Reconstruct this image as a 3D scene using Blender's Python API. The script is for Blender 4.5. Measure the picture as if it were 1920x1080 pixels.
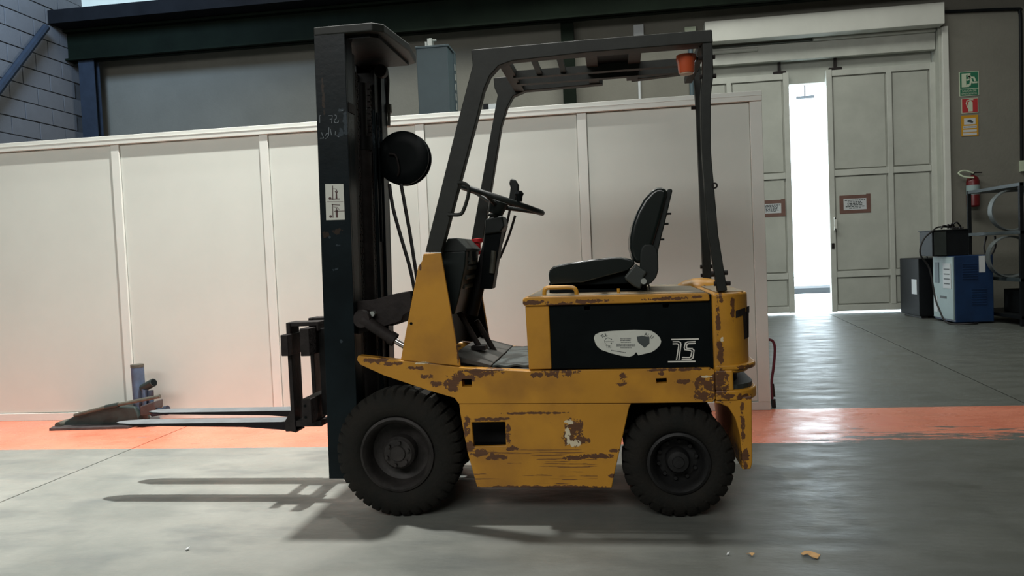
import bpy, bmesh, math, random
from mathutils import Vector, Matrix
from mathutils.geometry import tessellate_polygon
random.seed(7)
for o in list(bpy.data.objects): bpy.data.objects.remove(o)
S = bpy.context.scene
COL = S.collection
PI = math.pi

# ------------------------------------------------------------------ camera
CAMZ, FPX = 1.05, 1420.0
yaw, pitch, roll = [math.radians(a) for a in (7.8, 2.33, 2.46)]
f0 = Vector((-math.sin(yaw), math.cos(yaw), 0)); r0 = Vector((math.cos(yaw), math.sin(yaw), 0)); u0 = Vector((0, 0, 1))
FW = f0*math.cos(pitch) - u0*math.sin(pitch); U1 = u0*math.cos(pitch) + f0*math.sin(pitch)
RT = r0*math.cos(roll) - U1*math.sin(roll); UP = U1*math.cos(roll) + r0*math.sin(roll)
CP = Vector((0, 0, CAMZ))
cd = bpy.data.cameras.new('camera'); cam = bpy.data.objects.new('camera', cd); COL.objects.link(cam)
cd.sensor_width = 36; cd.lens = FPX/1920*36; cd.clip_end = 200; cd.clip_start = .05
M = Matrix((RT, UP, -FW)).transposed().to_4x4(); M.translation = CP
cam.matrix_world = M
S.camera = cam
# measuring helpers: where the sight line through a photo pixel meets a real plane
def _ray(px, py): return FW + (px-960)/FPX*RT - (py-540)/FPX*UP
def at(px, py, Y): d = _ray(px, py); return CP + d*(Y/d.y)
def fl(px, py, z=0.0): d = _ray(px, py); return CP + d*((z-CAMZ)/d.z)
def sx(px, py, X): d = _ray(px, py); return CP + d*(X/d.x)
def xz(pts, Y): return [(p.x, p.z) for p in (at(a, b, Y) for a, b in pts)]

# ------------------------------------------------------------------ world, lights, exposure
W = bpy.data.worlds.new('world'); S.world = W; W.use_nodes = True
bg = W.node_tree.nodes['Background']; bg.inputs[0].default_value = (.80, .93, 1.0, 1); bg.inputs[1].default_value = 8.0
S.view_settings.view_transform = 'Standard'; S.view_settings.look = 'None'
S.view_settings.exposure = 0.0; S.view_settings.gamma = 1; S.view_settings.use_curve_mapping = False
def area(name, loc, aim, sx_, sy_, power, color):
    l = bpy.data.lights.new(name, 'AREA'); l.shape = 'RECTANGLE'; l.size = sx_; l.size_y = sy_; l.energy = power; l.color = color
    o = bpy.data.objects.new(name, l); COL.objects.link(o); o.location = loc
    o.rotation_euler = (Vector(aim)-Vector(loc)).to_track_quat('-Z', 'Y').to_euler(); return o
for x_, y_, p_, ax_, sp_ in ((-0.95, 3.75, 165, 2.2, 72), (-2.3, 4.45, 42, 1.0, 110)):
    hb = area('high_bay_light', (x_, y_, 6.8), (x_-ax_, y_-.1, 0), .13, .13, p_, (1, .985, .94)); hb.data.spread = math.radians(sp_)
area('front_fill_light', (-2.8, -4.6, 5.7), (-1.6, 4.5, .9), 9, 1.8, 450, (1, 1, .965))  # added soft frontal fill from behind the camera; rear wall has no windows
area('back_wall_fill_light', (-.5, 8.6, 6.7), (-.2, 9.2, 0), 9, 1.0, 400, (.97, 1, .92))  # added overhead fill to brighten doors and back wall; no skylight above
area('left_flare_light', (-6.9, 7.5, 6.2), (-8.6, 10.0, 4.9), 1.0, 1.0, 210, (.5, .72, 1))  # added cool lamp tinting the left wall, standing in for lens flare

# ------------------------------------------------------------------ materials
def mat(name, col, rough=.6, metal=0., var=.12, scale=6., bump=.0, bscale=40., col2=None, spec=.5, emit=None, estr=0, coat=0, thr=None, stretch=None, alpha=None, trans=0):
    m = bpy.data.materials.new(name); m.use_nodes = True; nt = m.node_tree; N = nt.nodes; L = nt.links
    b = N['Principled BSDF']; b.inputs['Roughness'].default_value = rough; b.inputs['Metallic'].default_value = metal
    b.inputs['Specular IOR Level'].default_value = spec; b.inputs['Coat Weight'].default_value = coat
    b.inputs['Transmission Weight'].default_value = trans
    tc = N.new('ShaderNodeTexCoord'); mp = N.new('ShaderNodeMapping'); L.new(tc.outputs['Object'], mp.inputs[0])
    if stretch: mp.inputs['Scale'].default_value = stretch
    nz = N.new('ShaderNodeTexNoise'); nz.inputs['Scale'].default_value = scale; nz.inputs['Detail'].default_value = 6; nz.inputs['Roughness'].default_value = .62
    L.new(mp.outputs[0], nz.inputs['Vector'])
    cr = N.new('ShaderNodeValToRGB'); L.new(nz.outputs[0], cr.inputs[0])
    c2 = col2 if col2 else tuple(c*(1-var*2) for c in col)
    lo, hi = thr if thr else (.3, .7)
    cr.color_ramp.elements[0].position = lo; cr.color_ramp.elements[1].position = hi
    cr.color_ramp.elements[0].color = (*c2, 1); cr.color_ramp.elements[1].color = (*col, 1)
    L.new(cr.outputs[0], b.inputs['Base Color'])
    if bump:
        n2 = N.new('ShaderNodeTexNoise'); n2.inputs['Scale'].default_value = bscale; n2.inputs['Detail'].default_value = 4; L.new(mp.outputs[0], n2.inputs['Vector'])
        bp = N.new('ShaderNodeBump'); bp.inputs['Strength'].default_value = bump; bp.inputs['Distance'].default_value = .01
        L.new(n2.outputs[0], bp.inputs['Height']); L.new(bp.outputs[0], b.inputs['Normal'])
    if emit: b.inputs['Emission Color'].default_value = (*emit, 1); b.inputs['Emission Strength'].default_value = estr
    return m
def srgb(r, g, b): return tuple(((c/255+.055)/1.055)**2.4 if c > 10 else c/255/12.92 for c in (r, g, b))

def blobs(nt, blist, freq=30, amp=.5, ysplit=None):
    """mask of worn and painted-sheen spots: each (x, z, rx, rz) in world metres, ragged by noise"""
    N, L = nt.nodes, nt.links
    g = N.new('ShaderNodeNewGeometry'); sp = N.new('ShaderNodeSeparateXYZ'); L.new(g.outputs['Position'], sp.inputs[0])
    nz = N.new('ShaderNodeTexNoise'); nz.inputs['Scale'].default_value = freq; nz.inputs['Detail'].default_value = 5; nz.inputs['Roughness'].default_value = .7
    L.new(g.outputs['Position'], nz.inputs['Vector'])
    def mth(op, a, b=None):
        n = N.new('ShaderNodeMath'); n.operation = op
        for i, v in enumerate((a, b)):
            if v is None: continue
            if isinstance(v, (int, float)): n.inputs[i].default_value = v
            else: L.new(v, n.inputs[i])
        return n.outputs[0]
    acc = None
    for (x, z, rx, rz) in blist:
        dx = mth('POWER', mth('ABSOLUTE', mth('DIVIDE', mth('SUBTRACT', sp.outputs[0], x), rx)), 2)
        dz = mth('POWER', mth('ABSOLUTE', mth('DIVIDE', mth('SUBTRACT', sp.outputs[2] if ysplit is None else sp.outputs[1], z), rz)), 2)
        d = mth('ADD', dx, dz)
        acc = d if acc is None else mth('MINIMUM', acc, d)
    nn = mth('MULTIPLY', mth('SUBTRACT', nz.outputs[0], .5), amp*7)
    v = mth('ADD', mth('MINIMUM', acc, 4), nn)
    return mth('LESS_THAN', v, .8), nz, sp, mth

BODY_Y = 2.97
def bl(px, py, rx, ry, Y=BODY_Y):
    p = at(px, py, Y); k = Y/FPX*1.02; return (p.x, p.z, rx*k, ry*k)
def yellow_paint(name, base=(.50, .235, .022)):
    m = mat(name, base, .42, var=.07, scale=4, bump=.12, bscale=18, spec=.45)
    nt = m.node_tree; N, L = nt.nodes, nt.links; b = N['Principled BSDF']
    rust = [bl(1076, 806, 17, 22), bl(1085, 828, 20, 10), bl(1062, 822, 8, 14), bl(1050, 700, 34, 7), bl(1008, 703, 14, 5), bl(905, 850, 26, 8), bl(930, 858, 22, 6), bl(875, 800, 7, 20), bl(915, 787, 32, 4), bl(905, 700, 40, 7), bl(868, 708, 26, 10), bl(940, 786, 16, 3), bl(953, 815, 5, 22), bl(880, 838, 10, 12), bl(960, 842, 12, 5), bl(1000, 775, 60, 2.5), bl(1150, 845, 10, 4), bl(1340, 720, 4, 28), bl(1400, 690, 20, 5), bl(1395, 745, 18, 6), bl(1398, 860, 8, 20), bl(1393, 800, 4, 40),
            bl(848, 722, 16, 12), bl(800, 705, 12, 5), bl(818, 720, 12, 6), bl(780, 690, 16, 4), bl(735, 682, 24, 4), bl(700, 676, 28, 5), bl(1168, 708, 6, 12), bl(1164, 720, 10, 4), bl(1322, 720, 16, 18), bl(1318, 742, 22, 9), bl(1284, 715, 14, 5), bl(1352, 720, 14, 30), bl(1362, 745, 18, 8),
            bl(1120, 856, 34, 5), bl(1075, 860, 24, 4), bl(1020, 914, 130, 3), bl(1145, 893, 8, 4), bl(1346, 600, 4, 40), bl(1352, 560, 4, 12), bl(1374, 575, 4, 22), bl(1350, 660, 6, 22), bl(1268, 693, 60, 3), bl(1240, 700, 6, 6),
            bl(1000, 567, 26, 4), bl(1100, 565, 40, 4), bl(1050, 571, 28, 3), bl(1250, 560, 40, 3), bl(1300, 557, 18, 3), bl(857, 655, 2, 30), bl(787, 500, 2, 8), bl(905, 695, 45, 3)]
    msk, nz, sp, mth = blobs(nt, rust, 42, .95)
    # long scratches low on the skirt, scattered chips everywhere
    g = N.new('ShaderNodeNewGeometry'); mp = N.new('ShaderNodeMapping'); mp.inputs['Scale'].default_value = (3.0, 1, 95); L.new(g.outputs['Position'], mp.inputs[0])
    sn = N.new('ShaderNodeTexNoise'); sn.inputs['Scale'].default_value = 1.6; sn.inputs['Detail'].default_value = 5; L.new(mp.outputs[0], sn.inputs['Vector'])
    zr = at(960, 875, BODY_Y).z
    zone = mth('LESS_THAN', mth('ABSOLUTE', mth('SUBTRACT', sp.outputs[2], zr)), .075)
    zone2 = mth('LESS_THAN', sp.outputs[0], at(1120, 880, BODY_Y).x)
    scr = mth('MULTIPLY', mth('MULTIPLY', mth('GREATER_THAN', sn.outputs[0], .615), zone), zone2)
    n3 = N.new('ShaderNodeTexNoise'); n3.inputs['Scale'].default_value = 26; n3.inputs['Detail'].default_value = 7; n3.inputs['Roughness'].default_value = .75; L.new(g.outputs['Position'], n3.inputs['Vector'])
    chips = mth('GREATER_THAN', n3.outputs[0], .695)
    allm = mth('MAXIMUM', mth('MAXIMUM', msk, scr), chips)
    white, _, _, _ = blobs(nt, [bl(1064, 815, 5, 18), bl(1076, 832, 16, 6), bl(1068, 792, 8, 4), bl(1325, 706, 12, 2), bl(790, 681, 14, 2), bl(1354, 636, 3, 4)], 75, .8)
    ru = N.new('ShaderNodeMix'); ru.data_type = 'RGBA'; ru.inputs[6].default_value = (.060, .027, .012, 1); ru.inputs[7].default_value = (.135, .055, .022, 1); L.new(sn.outputs[0], ru.inputs[0])
    mx = N.new('ShaderNodeMix'); mx.data_type = 'RGBA'; L.new(allm, mx.inputs[0])
    old = b.inputs['Base Color'].links[0].from_socket
    # soft brown grime
    gr = N.new('ShaderNodeTexNoise'); gr.inputs['Scale'].default_value = 5; gr.inputs['Detail'].default_value = 8; L.new(g.outputs['Position'], gr.inputs['Vector'])
    gm = N.new('ShaderNodeMapRange'); gm.inputs[1].default_value = .46; gm.inputs[2].default_value = .72; gm.inputs[4].default_value = .6; L.new(gr.outputs[0], gm.inputs[0])
    m0 = N.new('ShaderNodeMix'); m0.data_type = 'RGBA'; L.new(gm.outputs[0], m0.inputs[0]); L.new(old, m0.inputs[6]); m0.inputs[7].default_value = (.20, .085, .02, 1)
    L.new(m0.outputs[2], mx.inputs[6]); L.new(ru.outputs[2], mx.inputs[7])
    mw = N.new('ShaderNodeMix'); mw.data_type = 'RGBA'; L.new(white, mw.inputs[0]); L.new(mx.outputs[2], mw.inputs[6]); mw.inputs[7].default_value = (.6, .52, .36, 1)
    L.new(mw.outputs[2], b.inputs['Base Color'])
    return m

def floor_material():
    m = bpy.data.materials.new('stained_concrete'); m.use_nodes = True; nt = m.node_tree; N, L = nt.nodes, nt.links; b = N['Principled BSDF']
    g = N.new('ShaderNodeNewGeometry'); sp = N.new('ShaderNodeSeparateXYZ'); L.new(g.outputs['Position'], sp.inputs[0])
    def noise(sc, det, st=None, ro=.6):
        n = N.new('ShaderNodeTexNoise'); n.inputs['Scale'].default_value = sc; n.inputs['Detail'].default_value = det; n.inputs['Roughness'].default_value = ro
        if st:
            mp = N.new('ShaderNodeMapping'); mp.inputs['Scale'].default_value = st; L.new(g.outputs['Position'], mp.inputs[0]); L.new(mp.outputs[0], n.inputs['Vector'])
        else: L.new(g.outputs['Position'], n.inputs['Vector'])
        return n.outputs[0]
    def mth(op, a, b_=None):
        n = N.new('ShaderNodeMath'); n.operation = op
        for i, v in enumerate((a, b_)):
            if v is None: continue
            if isinstance(v, (int, float)): n.inputs[i].default_value = v
            else: L.new(v, n.inputs[i])
        return n.outputs[0]
    def ramp(v, c0, c1, p0, p1):
        r = N.new('ShaderNodeValToRGB'); r.color_ramp.elements[0].position = p0; r.color_ramp.elements[1].position = p1
        r.color_ramp.elements[0].color = (*c0, 1); r.color_ramp.elements[1].color = (*c1, 1); L.new(v, r.inputs[0]); return r.outputs[0]
    def mix(f, a, c):
        n = N.new('ShaderNodeMix'); n.data_type = 'RGBA'
        for i, v in ((0, f), (6, a), (7, c)):
            if isinstance(v, (int, float)): n.inputs[i].default_value = v
            elif isinstance(v, tuple): n.inputs[i].default_value = (*v, 1)
            else: L.new(v, n.inputs[i])
        return n.outputs[2]
    base = ramp(noise(.9, 8), (.15, .165, .152), (.31, .315, .285), .36, .66)
    blot = ramp(noise(2.2, 6, (1, 2.2, 1)), (0, 0, 0), (1, 1, 1), .5, .74)
    col = mix(mth('MULTIPLY', blot, .75), base, (.11, .125, .125))
    # concrete colour darkens from left to right across the truck
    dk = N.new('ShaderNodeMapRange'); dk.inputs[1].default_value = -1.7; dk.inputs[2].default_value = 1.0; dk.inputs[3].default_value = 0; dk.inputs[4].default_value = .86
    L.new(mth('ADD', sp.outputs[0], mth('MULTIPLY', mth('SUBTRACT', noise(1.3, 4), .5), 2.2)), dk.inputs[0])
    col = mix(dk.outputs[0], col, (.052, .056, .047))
    fine = noise(45, 4); col = mix(mth('MULTIPLY', fine, .35), col, (.16, .16, .15))
    # painted strip along the partition
    jag = mth('MULTIPLY', mth('SUBTRACT', noise(30, 2), .5), .012)
    yy = mth('ADD', sp.outputs[1], jag)
    strip = mth('MULTIPLY', mth('GREATER_THAN', yy, 4.15), mth('LESS_THAN', yy, 5.02))
    wn = noise(3.2, 7, (1.1, 7, 1), .72)
    near_edge = N.new('ShaderNodeMapRange'); near_edge.inputs[1].default_value = 4.15; near_edge.inputs[2].default_value = 4.6; near_edge.inputs[3].default_value = .24; near_edge.inputs[4].default_value = 0; L.new(sp.outputs[1], near_edge.inputs[0])
    rz = N.new('ShaderNodeMapRange'); rz.inputs[1].default_value = .7; rz.inputs[2].default_value = 1.3; rz.inputs[3].default_value = 0; rz.inputs[4].default_value = 1; L.new(sp.outputs[0], rz.inputs[0])
    wear = mth('GREATER_THAN', mth('ADD', wn, mth('MULTIPLY', near_edge.outputs[0], rz.outputs[0])), .665)
    paint = mth('MULTIPLY', strip, mth('SUBTRACT', 1.0, wear))
    orange = ramp(noise(2.5, 6), (.62, .19, .115), (.70, .25, .16), .35, .7)
    col = mix(paint, col, orange)
    # skid marks and scribbles on the strip
    dm = mth('MULTIPLY', strip, mth('GREATER_THAN', noise(2.6, 5, (1.6, 9, 1), .7), .70))
    col = mix(mth('MULTIPLY', dm, .6), col, (.12, .05, .035))
    L.new(col, b.inputs['Base Color'])
    rr = N.new('ShaderNodeMapRange'); rr.inputs[1].default_value = .3; rr.inputs[2].default_value = .75; rr.inputs[3].default_value = .30; rr.inputs[4].default_value = .6
    L.new(noise(3, 6, (1, 2.5, 1)), rr.inputs[0]); L.new(mth('SUBTRACT', rr.outputs[0], mth('MULTIPLY', paint, .14)), b.inputs['Roughness'])
    b.inputs['Specular IOR Level'].default_value = .45
    bp = N.new('ShaderNodeBump'); bp.inputs['Strength'].default_value = .25; bp.inputs['Distance'].default_value = .01
    L.new(noise(9, 5, (1, 2.5, 1)), bp.inputs['Height']); L.new(bp.outputs[0], b.inputs['Normal'])
    return m

MT = dict(
    floor=floor_material(),
    wall=mat('grey_render_wall', (.185, .178, .150), .9, var=.09, scale=1.2, bump=.3, bscale=30),
    block=mat('concrete_block', (.15, .15, .16), .9, var=.10, scale=2, bump=.3, bscale=60),
    mortar=mat('mortar', (.085, .085, .09), .95),
    roof=mat('roof_sheet', (.20, .21, .19), .8, var=.1, scale=1),
    pale=mat('pale_fascia', (.55, .58, .52), .7, var=.05),
    girder=mat('dark_green_steel', (.006, .0105, .0065), .75, spec=.08, var=.2, scale=3),
    purple=mat('dark_crane_steel', (.010, .011, .0135), .75, spec=.08, var=.2, scale=3),
    bluecol=mat('slate_blue_steel', (.026, .036, .055), .7, var=.15, spec=.2),
    panel=mat('partition_board', (.60, .625, .575), .55, var=.035, scale=1.6, spec=.35),
    frame=mat('partition_frame', (.66, .68, .635), .38, var=.03, scale=3, spec=.5),
    door=mat('grey_white_door_paint', (.46, .47, .42), .6, var=.10, scale=2.2, bump=.08, bscale=12),
    doorf=mat('door_frame_paint', (.52, .53, .48), .55, var=.10, scale=3),
    header=mat('white_header', (.60, .60, .55), .6, var=.06, scale=2),
    yellow=yellow_paint('worn_yellow_paint'),
    yellow2=mat('clean_yellow_paint', (.50, .24, .02), .4, var=.06, scale=5, bump=.05),
    deck=mat('worn_hood_top', (.20, .165, .11), .5, var=.28, scale=7, col2=(.33, .20, .08), thr=(.28, .5), stretch=(1, 3, 3), bump=.1),
    black=mat('black_paint', (.0035, .0055, .006), .45, var=.2, scale=9, spec=.08),
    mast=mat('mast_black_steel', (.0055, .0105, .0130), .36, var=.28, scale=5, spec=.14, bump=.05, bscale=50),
    iron=mat('dirty_iron', (.026, .021, .020), .65, spec=.2, metal=.0, var=.3, scale=14, bump=.2, bscale=60),
    iron2=mat('greasy_dark_iron', (.0045, .0043, .0045), .55, spec=.2, var=.3, scale=14, bump=.1),
    guard=mat('olive_black_guard', (.0155, .018, .015), .55, spec=.3, var=.22, scale=10, bump=.06),
    fork=mat('worn_fork_steel', (.15, .168, .18), .5, metal=.0, var=.2, scale=8, bump=.05),
    forkside=mat('fork_side', (.012, .009, .011), .6, spec=.2, var=.2, scale=8),
    rubber=mat('tyre_rubber', (.0075, .0078, .0065), .85, var=.25, scale=14, bump=.3, bscale=90, col2=(.013, .011, .0085), spec=.25),
    rim=mat('dirty_rim', (.034, .030, .028), .6, spec=.3, metal=.0, var=.35, scale=12, bump=.2),
    rimr=mat('dark_rim', (.014, .014, .014), .55, spec=.3, var=.3, scale=12, bump=.2),
    chrome=mat('chrome_rod', (.6, .56, .56), .16, metal=1, var=.03),
    vinyl=mat('black_vinyl', (.006, .010, .009), .25, var=.15, scale=5, bump=.03, bscale=200, spec=.6),
    plastic=mat('black_plastic', (.008, .0115, .0105), .5, var=.15, scale=6, spec=.3),
    greyplastic=mat('grey_green_plastic', (.026, .033, .030), .5, var=.15),
    dash=mat('dark_green_console', (.005, .010, .0095), .4, spec=.3, var=.2, scale=5),
    mat=mat('rubber_mat', (.045, .058, .056), .55, var=.25, scale=9, bump=.5, bscale=22, stretch=(1, 1, 1)),
    matdark=mat('worn_floor_plate', (.040, .036, .030), .6, var=.3, scale=9, bump=.2),
    red=mat('red_plastic', (.5, .015, .02), .35, var=.05),
    orange=mat('orange_lens', (.48, .085, .03), .2, var=.1, spec=.7),
    cream=mat('cream_lens', (.50, .36, .26), .3, var=.05),
    sticker=mat('white_sticker', (.55, .56, .50), .5, var=.03, scale=6),
    stickdark=mat('sticker_ink', (.05, .06, .06), .6, var=.1),
    brownink=mat('brown_ink', (.07, .03, .028), .6, var=.1),
    white=mat('white_decal', (.68, .66, .60), .5, var=.04),
    chalk=mat('chalk', (.20, .23, .25), .8, var=.2, scale=50),
    tape=mat('brown_tape', (.18, .095, .075), .5, var=.15),
    paper=mat('paper', (.52, .54, .55), .7, var=.03),
    green=mat('sign_green', (.018, .14, .075), .5, var=.05), redsign=mat('sign_red', (.42, .03, .035), .5, var=.05), amber=mat('sign_amber', (.55, .27, .015), .5, var=.05),
    signpale=mat('sign_pale', (.50, .56, .42), .5, var=.03),
    bluem=mat('machine_blue', (.006, .030, .095), .42, var=.2, scale=5), palem=mat('machine_pale', (.26, .34, .34), .5, var=.06, scale=4),
    darkm=mat('machine_dark', (.006, .0075, .009), .55, var=.2, spec=.2), duct=mat('blue_grey_cabinet', (.075, .115, .135), .5, var=.15, scale=1.5),
    galv=mat('galvanised', (.45, .48, .45), .4, metal=.6, var=.1), ext=mat('extinguisher_red', (.12, .008, .010), .35, var=.05),
    jackg=mat('jack_dark_green', (.022, .036, .033), .55, var=.25, scale=12, bump=.1), jackb=mat('jack_blue', (.075, .12, .20), .5, var=.25, scale=12, col2=(.045, .055, .075)),
    jackp=mat('jack_base_steel', (.070, .060, .060), .5, var=.3, scale=10), rustrod=mat('rusty_tube', (.095, .095, .075), .55, metal=.0, var=.3, scale=20),
    redhose=mat('wine_red_hose', (.13, .02, .035), .4, var=.1), hose=mat('black_hose', (.012, .010, .010), .5, var=.1),
    ground=mat('sunlit_ground', (.70, .72, .72), .9, var=.04), kerb=mat('kerb_grey', (.045, .05, .055), .9, var=.05),
    facade=mat('pale_facade', (.80, .84, .86), .9, var=.02, scale=.7), skylight=mat('translucent_sheet', (.6, .65, .6), .6, var=.05, emit=(.85, 1, .9), estr=.20),
    ringm=mat('dull_steel', (.16, .18, .18), .5, metal=.3, var=.2), shelfm=mat('shelf_steel', (.04, .055, .06), .5, var=.2), leaf=mat('dry_leaf', (.55, .33, .14), .8, var=.1))

def scuffs_and_sheen(m, lst, col, freq=60, amp=.9):
    nt = m.node_tree; b = nt.nodes['Principled BSDF']; old = b.inputs['Base Color'].links[0].from_socket
    k, *_ = blobs(nt, lst, freq, amp); mx = nt.nodes.new('ShaderNodeMix'); mx.data_type = 'RGBA'
    nt.links.new(k, mx.inputs[0]); nt.links.new(old, mx.inputs[6]); mx.inputs[7].default_value = (*col, 1); nt.links.new(mx.outputs[2], b.inputs['Base Color'])
scuffs_and_sheen(MT['mast'], [bl(648, 232, 5, 26, 3.03), bl(640, 206, 8, 3, 3.03), bl(640, 248, 6, 8, 3.03), bl(618, 445, 3, 3, 3.03), bl(634, 460, 5, 2, 3.03), bl(628, 505, 6, 3, 3.03), bl(596, 420, 3, 4, 3.03), bl(655, 790, 3, 10, 3.03), bl(640, 640, 3, 3, 3.03)], (.030, .040, .048))  # pale bluish reflection sheen painted in near the top, plus paint scuffs
scuffs_and_sheen(MT['mast'], [bl(610, 440, 7, 7, 3.03), bl(633, 434, 9, 6, 3.03), bl(606, 180, 3, 40, 3.03)], (.030, .022, .017))

# ------------------------------------------------------------------ mesh helpers
def offset_of(parent):
    o = Vector((0, 0, 0))
    p = parent
    while p is not None: o += p.location; p = p.parent
    return o
def obj(name, bm, m, parent=None, bevel=0, seg=2, smooth=False, label=None, keepmats=False):
    """link a bmesh built in world coordinates as one object"""
    bmesh.ops.recalc_face_normals(bm, faces=bm.faces)
    off = offset_of(parent)
    if parent is None:
        lo = Vector((min(v.co.x for v in bm.verts), min(v.co.y for v in bm.verts), min(v.co.z for v in bm.verts)))
        hi = Vector((max(v.co.x for v in bm.verts), max(v.co.y for v in bm.verts), 0))
        off = Vector(((lo.x+hi.x)/2, (lo.y+hi.y)/2, lo.z))
    bmesh.ops.translate(bm, verts=bm.verts, vec=-off)
    me = bpy.data.meshes.new(name); bm.to_mesh(me); bm.free()
    for mm in (m if isinstance(m, (list, tuple)) else [m]): me.materials.append(MT[mm] if isinstance(mm, str) else mm)
    o = bpy.data.objects.new(name, me); COL.objects.link(o)
    if parent is not None: o.parent = parent
    else: o.location = off
    if smooth:
        for p in me.polygons: p.use_smooth = True
        me.set_sharp_from_angle(angle=math.radians(38))
    if bevel:
        b = o.modifiers.new('bevel', 'BEVEL'); b.width = bevel; b.segments = seg; b.limit_method = 'ANGLE'; b.angle_limit = math.radians(35)
        for p in me.polygons: p.use_smooth = True
        me.set_sharp_from_angle(angle=math.radians(180))
        b.harden_normals = True
    if label: o['label'] = label
    return o
def thing(name, label, cat, loc=(0, 0, 0), group=None):
    o = bpy.data.objects.new(name, None); COL.objects.link(o); o.location = loc; o['label'] = label; o['category'] = cat; o.empty_display_size = .1
    if group: o['group'] = group
    return o
def tag(o, label, cat, group=None):
    o['label'] = label; o['category'] = cat
    if group: o['group'] = group
    return o
def struct(o): o['kind'] = 'structure'; return o
def NB(): return bmesh.new()
def box(bm, x0, x1, y0, y1, z0, z1, mi=0):
    vs = [bm.verts.new((x, y, z)) for x in (x0, x1) for y in (y0, y1) for z in (z0, z1)]
    for f in ((0, 1, 3, 2), (4, 6, 7, 5), (0, 4, 5, 1), (2, 3, 7, 6), (0, 2, 6, 4), (1, 5, 7, 3)):
        bm.faces.new([vs[i] for i in f]).material_index = mi
    return bm
def plate(bm, outer, y0, y1, holes=(), axis='Y', mi=0):
    """flat outline (a, b) thickened along an axis, with holes"""
    def mk(a, b, t): return {'Y': (a, t, b), 'Z': (a, b, t), 'X': (t, a, b)}[axis]
    loops = [list(outer)]+[list(h) for h in holes]
    flat = [p for l in loops for p in l]
    v0 = [bm.verts.new(mk(a, b, y0)) for a, b in flat]; v1 = [bm.verts.new(mk(a, b, y1)) for a, b in flat]
    if holes:
        for t in tessellate_polygon([[Vector((a, b, 0)) for a, b in l] for l in loops]):
            bm.faces.new([v0[i] for i in t]).material_index = mi; bm.faces.new([v1[i] for i in reversed(t)]).material_index = mi
    else:
        bm.faces.new(v0).material_index = mi; bm.faces.new(v1[::-1]).material_index = mi
    k = 0
    for l in loops:
        n = len(l)
        for i in range(n):
            a, b = k+i, k+(i+1) % n
            bm.faces.new([v0[a], v0[b], v1[b], v1[a]]).material_index = mi
        k += n
    return bm
def cyl(bm, p0, p1, r, r1=None, n=20, caps=True, mi=0):
    p0, p1 = Vector(p0), Vector(p1); r1 = r if r1 is None else r1
    q = (p1-p0).to_track_quat('Z', 'Y'); A, B = [], []
    for i in range(n):
        a = 2*PI*i/n; d = q @ Vector((math.cos(a), math.sin(a), 0))
        A.append(bm.verts.new(p0+d*r)); B.append(bm.verts.new(p1+d*r1))
    for i in range(n): bm.faces.new([A[i], A[(i+1) % n], B[(i+1) % n], B[i]]).material_index = mi
    if caps: bm.faces.new(A[::-1]).material_index = mi; bm.faces.new(B).material_index = mi
    return bm
def lathe(bm, prof, c, axis='Y', n=48, fn=None, mi=0, caps=True):
    """profile (radius, along) turned about an axis through c; fn may alter the radius per step"""
    c = Vector(c); rings = []
    for i in range(n):
        a = 2*PI*i/n; ring = []
        for j, (r, t) in enumerate(prof):
            if fn: r = fn(i, j, r)
            if axis == 'Y': p = Vector((math.cos(a)*r, t, math.sin(a)*r))
            elif axis == 'Z': p = Vector((math.cos(a)*r, math.sin(a)*r, t))
            else: p = Vector((t, math.cos(a)*r, math.sin(a)*r))
            ring.append(bm.verts.new(c+p))
        rings.append(ring)
    m = len(prof)
    for i in range(n):
        A, B = rings[i], rings[(i+1) % n]
        for j in range(m-1): bm.faces.new([A[j], B[j], B[j+1], A[j+1]]).material_index = mi
    for j in (0, m-1):
        if prof[j][0] > 1e-5 and caps:
            f = [rings[i][j] for i in range(n)]
            bm.faces.new(f if j else f[::-1]).material_index = mi
    if prof[0][0] <= 1e-5 or prof[-1][0] <= 1e-5: bmesh.ops.remove_doubles(bm, verts=bm.verts, dist=1e-6)
    return bm
def smoothpath(pts, k=6):
    pts = [Vector(p) for p in pts]; P = [pts[0]]+pts+[pts[-1]]; out = []
    for i in range(1, len(P)-2):
        a, b, c, d = P[i-1:i+3]
        for s in range(k):
            t = s/k; out.append(.5*((2*b)+(c-a)*t+(2*a-5*b+4*c-d)*t*t+(3*b-a-3*c+d)*t**3))
    return out+[pts[-1]]
def tube(bm, pts, r, n=10, closed=False, mi=0):
    pts = [Vector(p) for p in pts]; rings = []; prev = None; N_ = len(pts)
    for i, p in enumerate(pts):
        if closed: d = (pts[(i+1) % N_]-pts[i-1]).normalized()
        else: d = (pts[min(i+1, N_-1)]-pts[max(i-1, 0)]).normalized()
        if prev is None: u = d.orthogonal().normalized()
        else: u = (prev-d*prev.dot(d)).normalized()
        prev = u; v = d.cross(u)
        rings.append([bm.verts.new(p+(u*math.cos(2*PI*k/n)+v*math.sin(2*PI*k/n))*r) for k in range(n)])
    for i in range(N_ if closed else N_-1):
        A, B = rings[i], rings[(i+1) % N_]
        for k in range(n): bm.faces.new([A[k], A[(k+1) % n], B[(k+1) % n], B[k]]).material_index = mi
    if not closed: bm.faces.new(rings[0][::-1]); bm.faces.new(rings[-1])
    return bm
def ribbon(bm, pts, w, y0, y1):
    """flat stroke in XZ of width w"""
    for i in range(len(pts)-1):
        a, b = Vector(pts[i]), Vector(pts[i+1]); d = (b-a).normalized()*w*.5; n = Vector((-d.y, d.x)); a2 = a-d*.8; b2 = b+d*.8
        plate(bm, [tuple(a2+n), tuple(b2+n), tuple(b2-n), tuple(a2-n)], y0-i*.00012, y1)
    return bm
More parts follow.
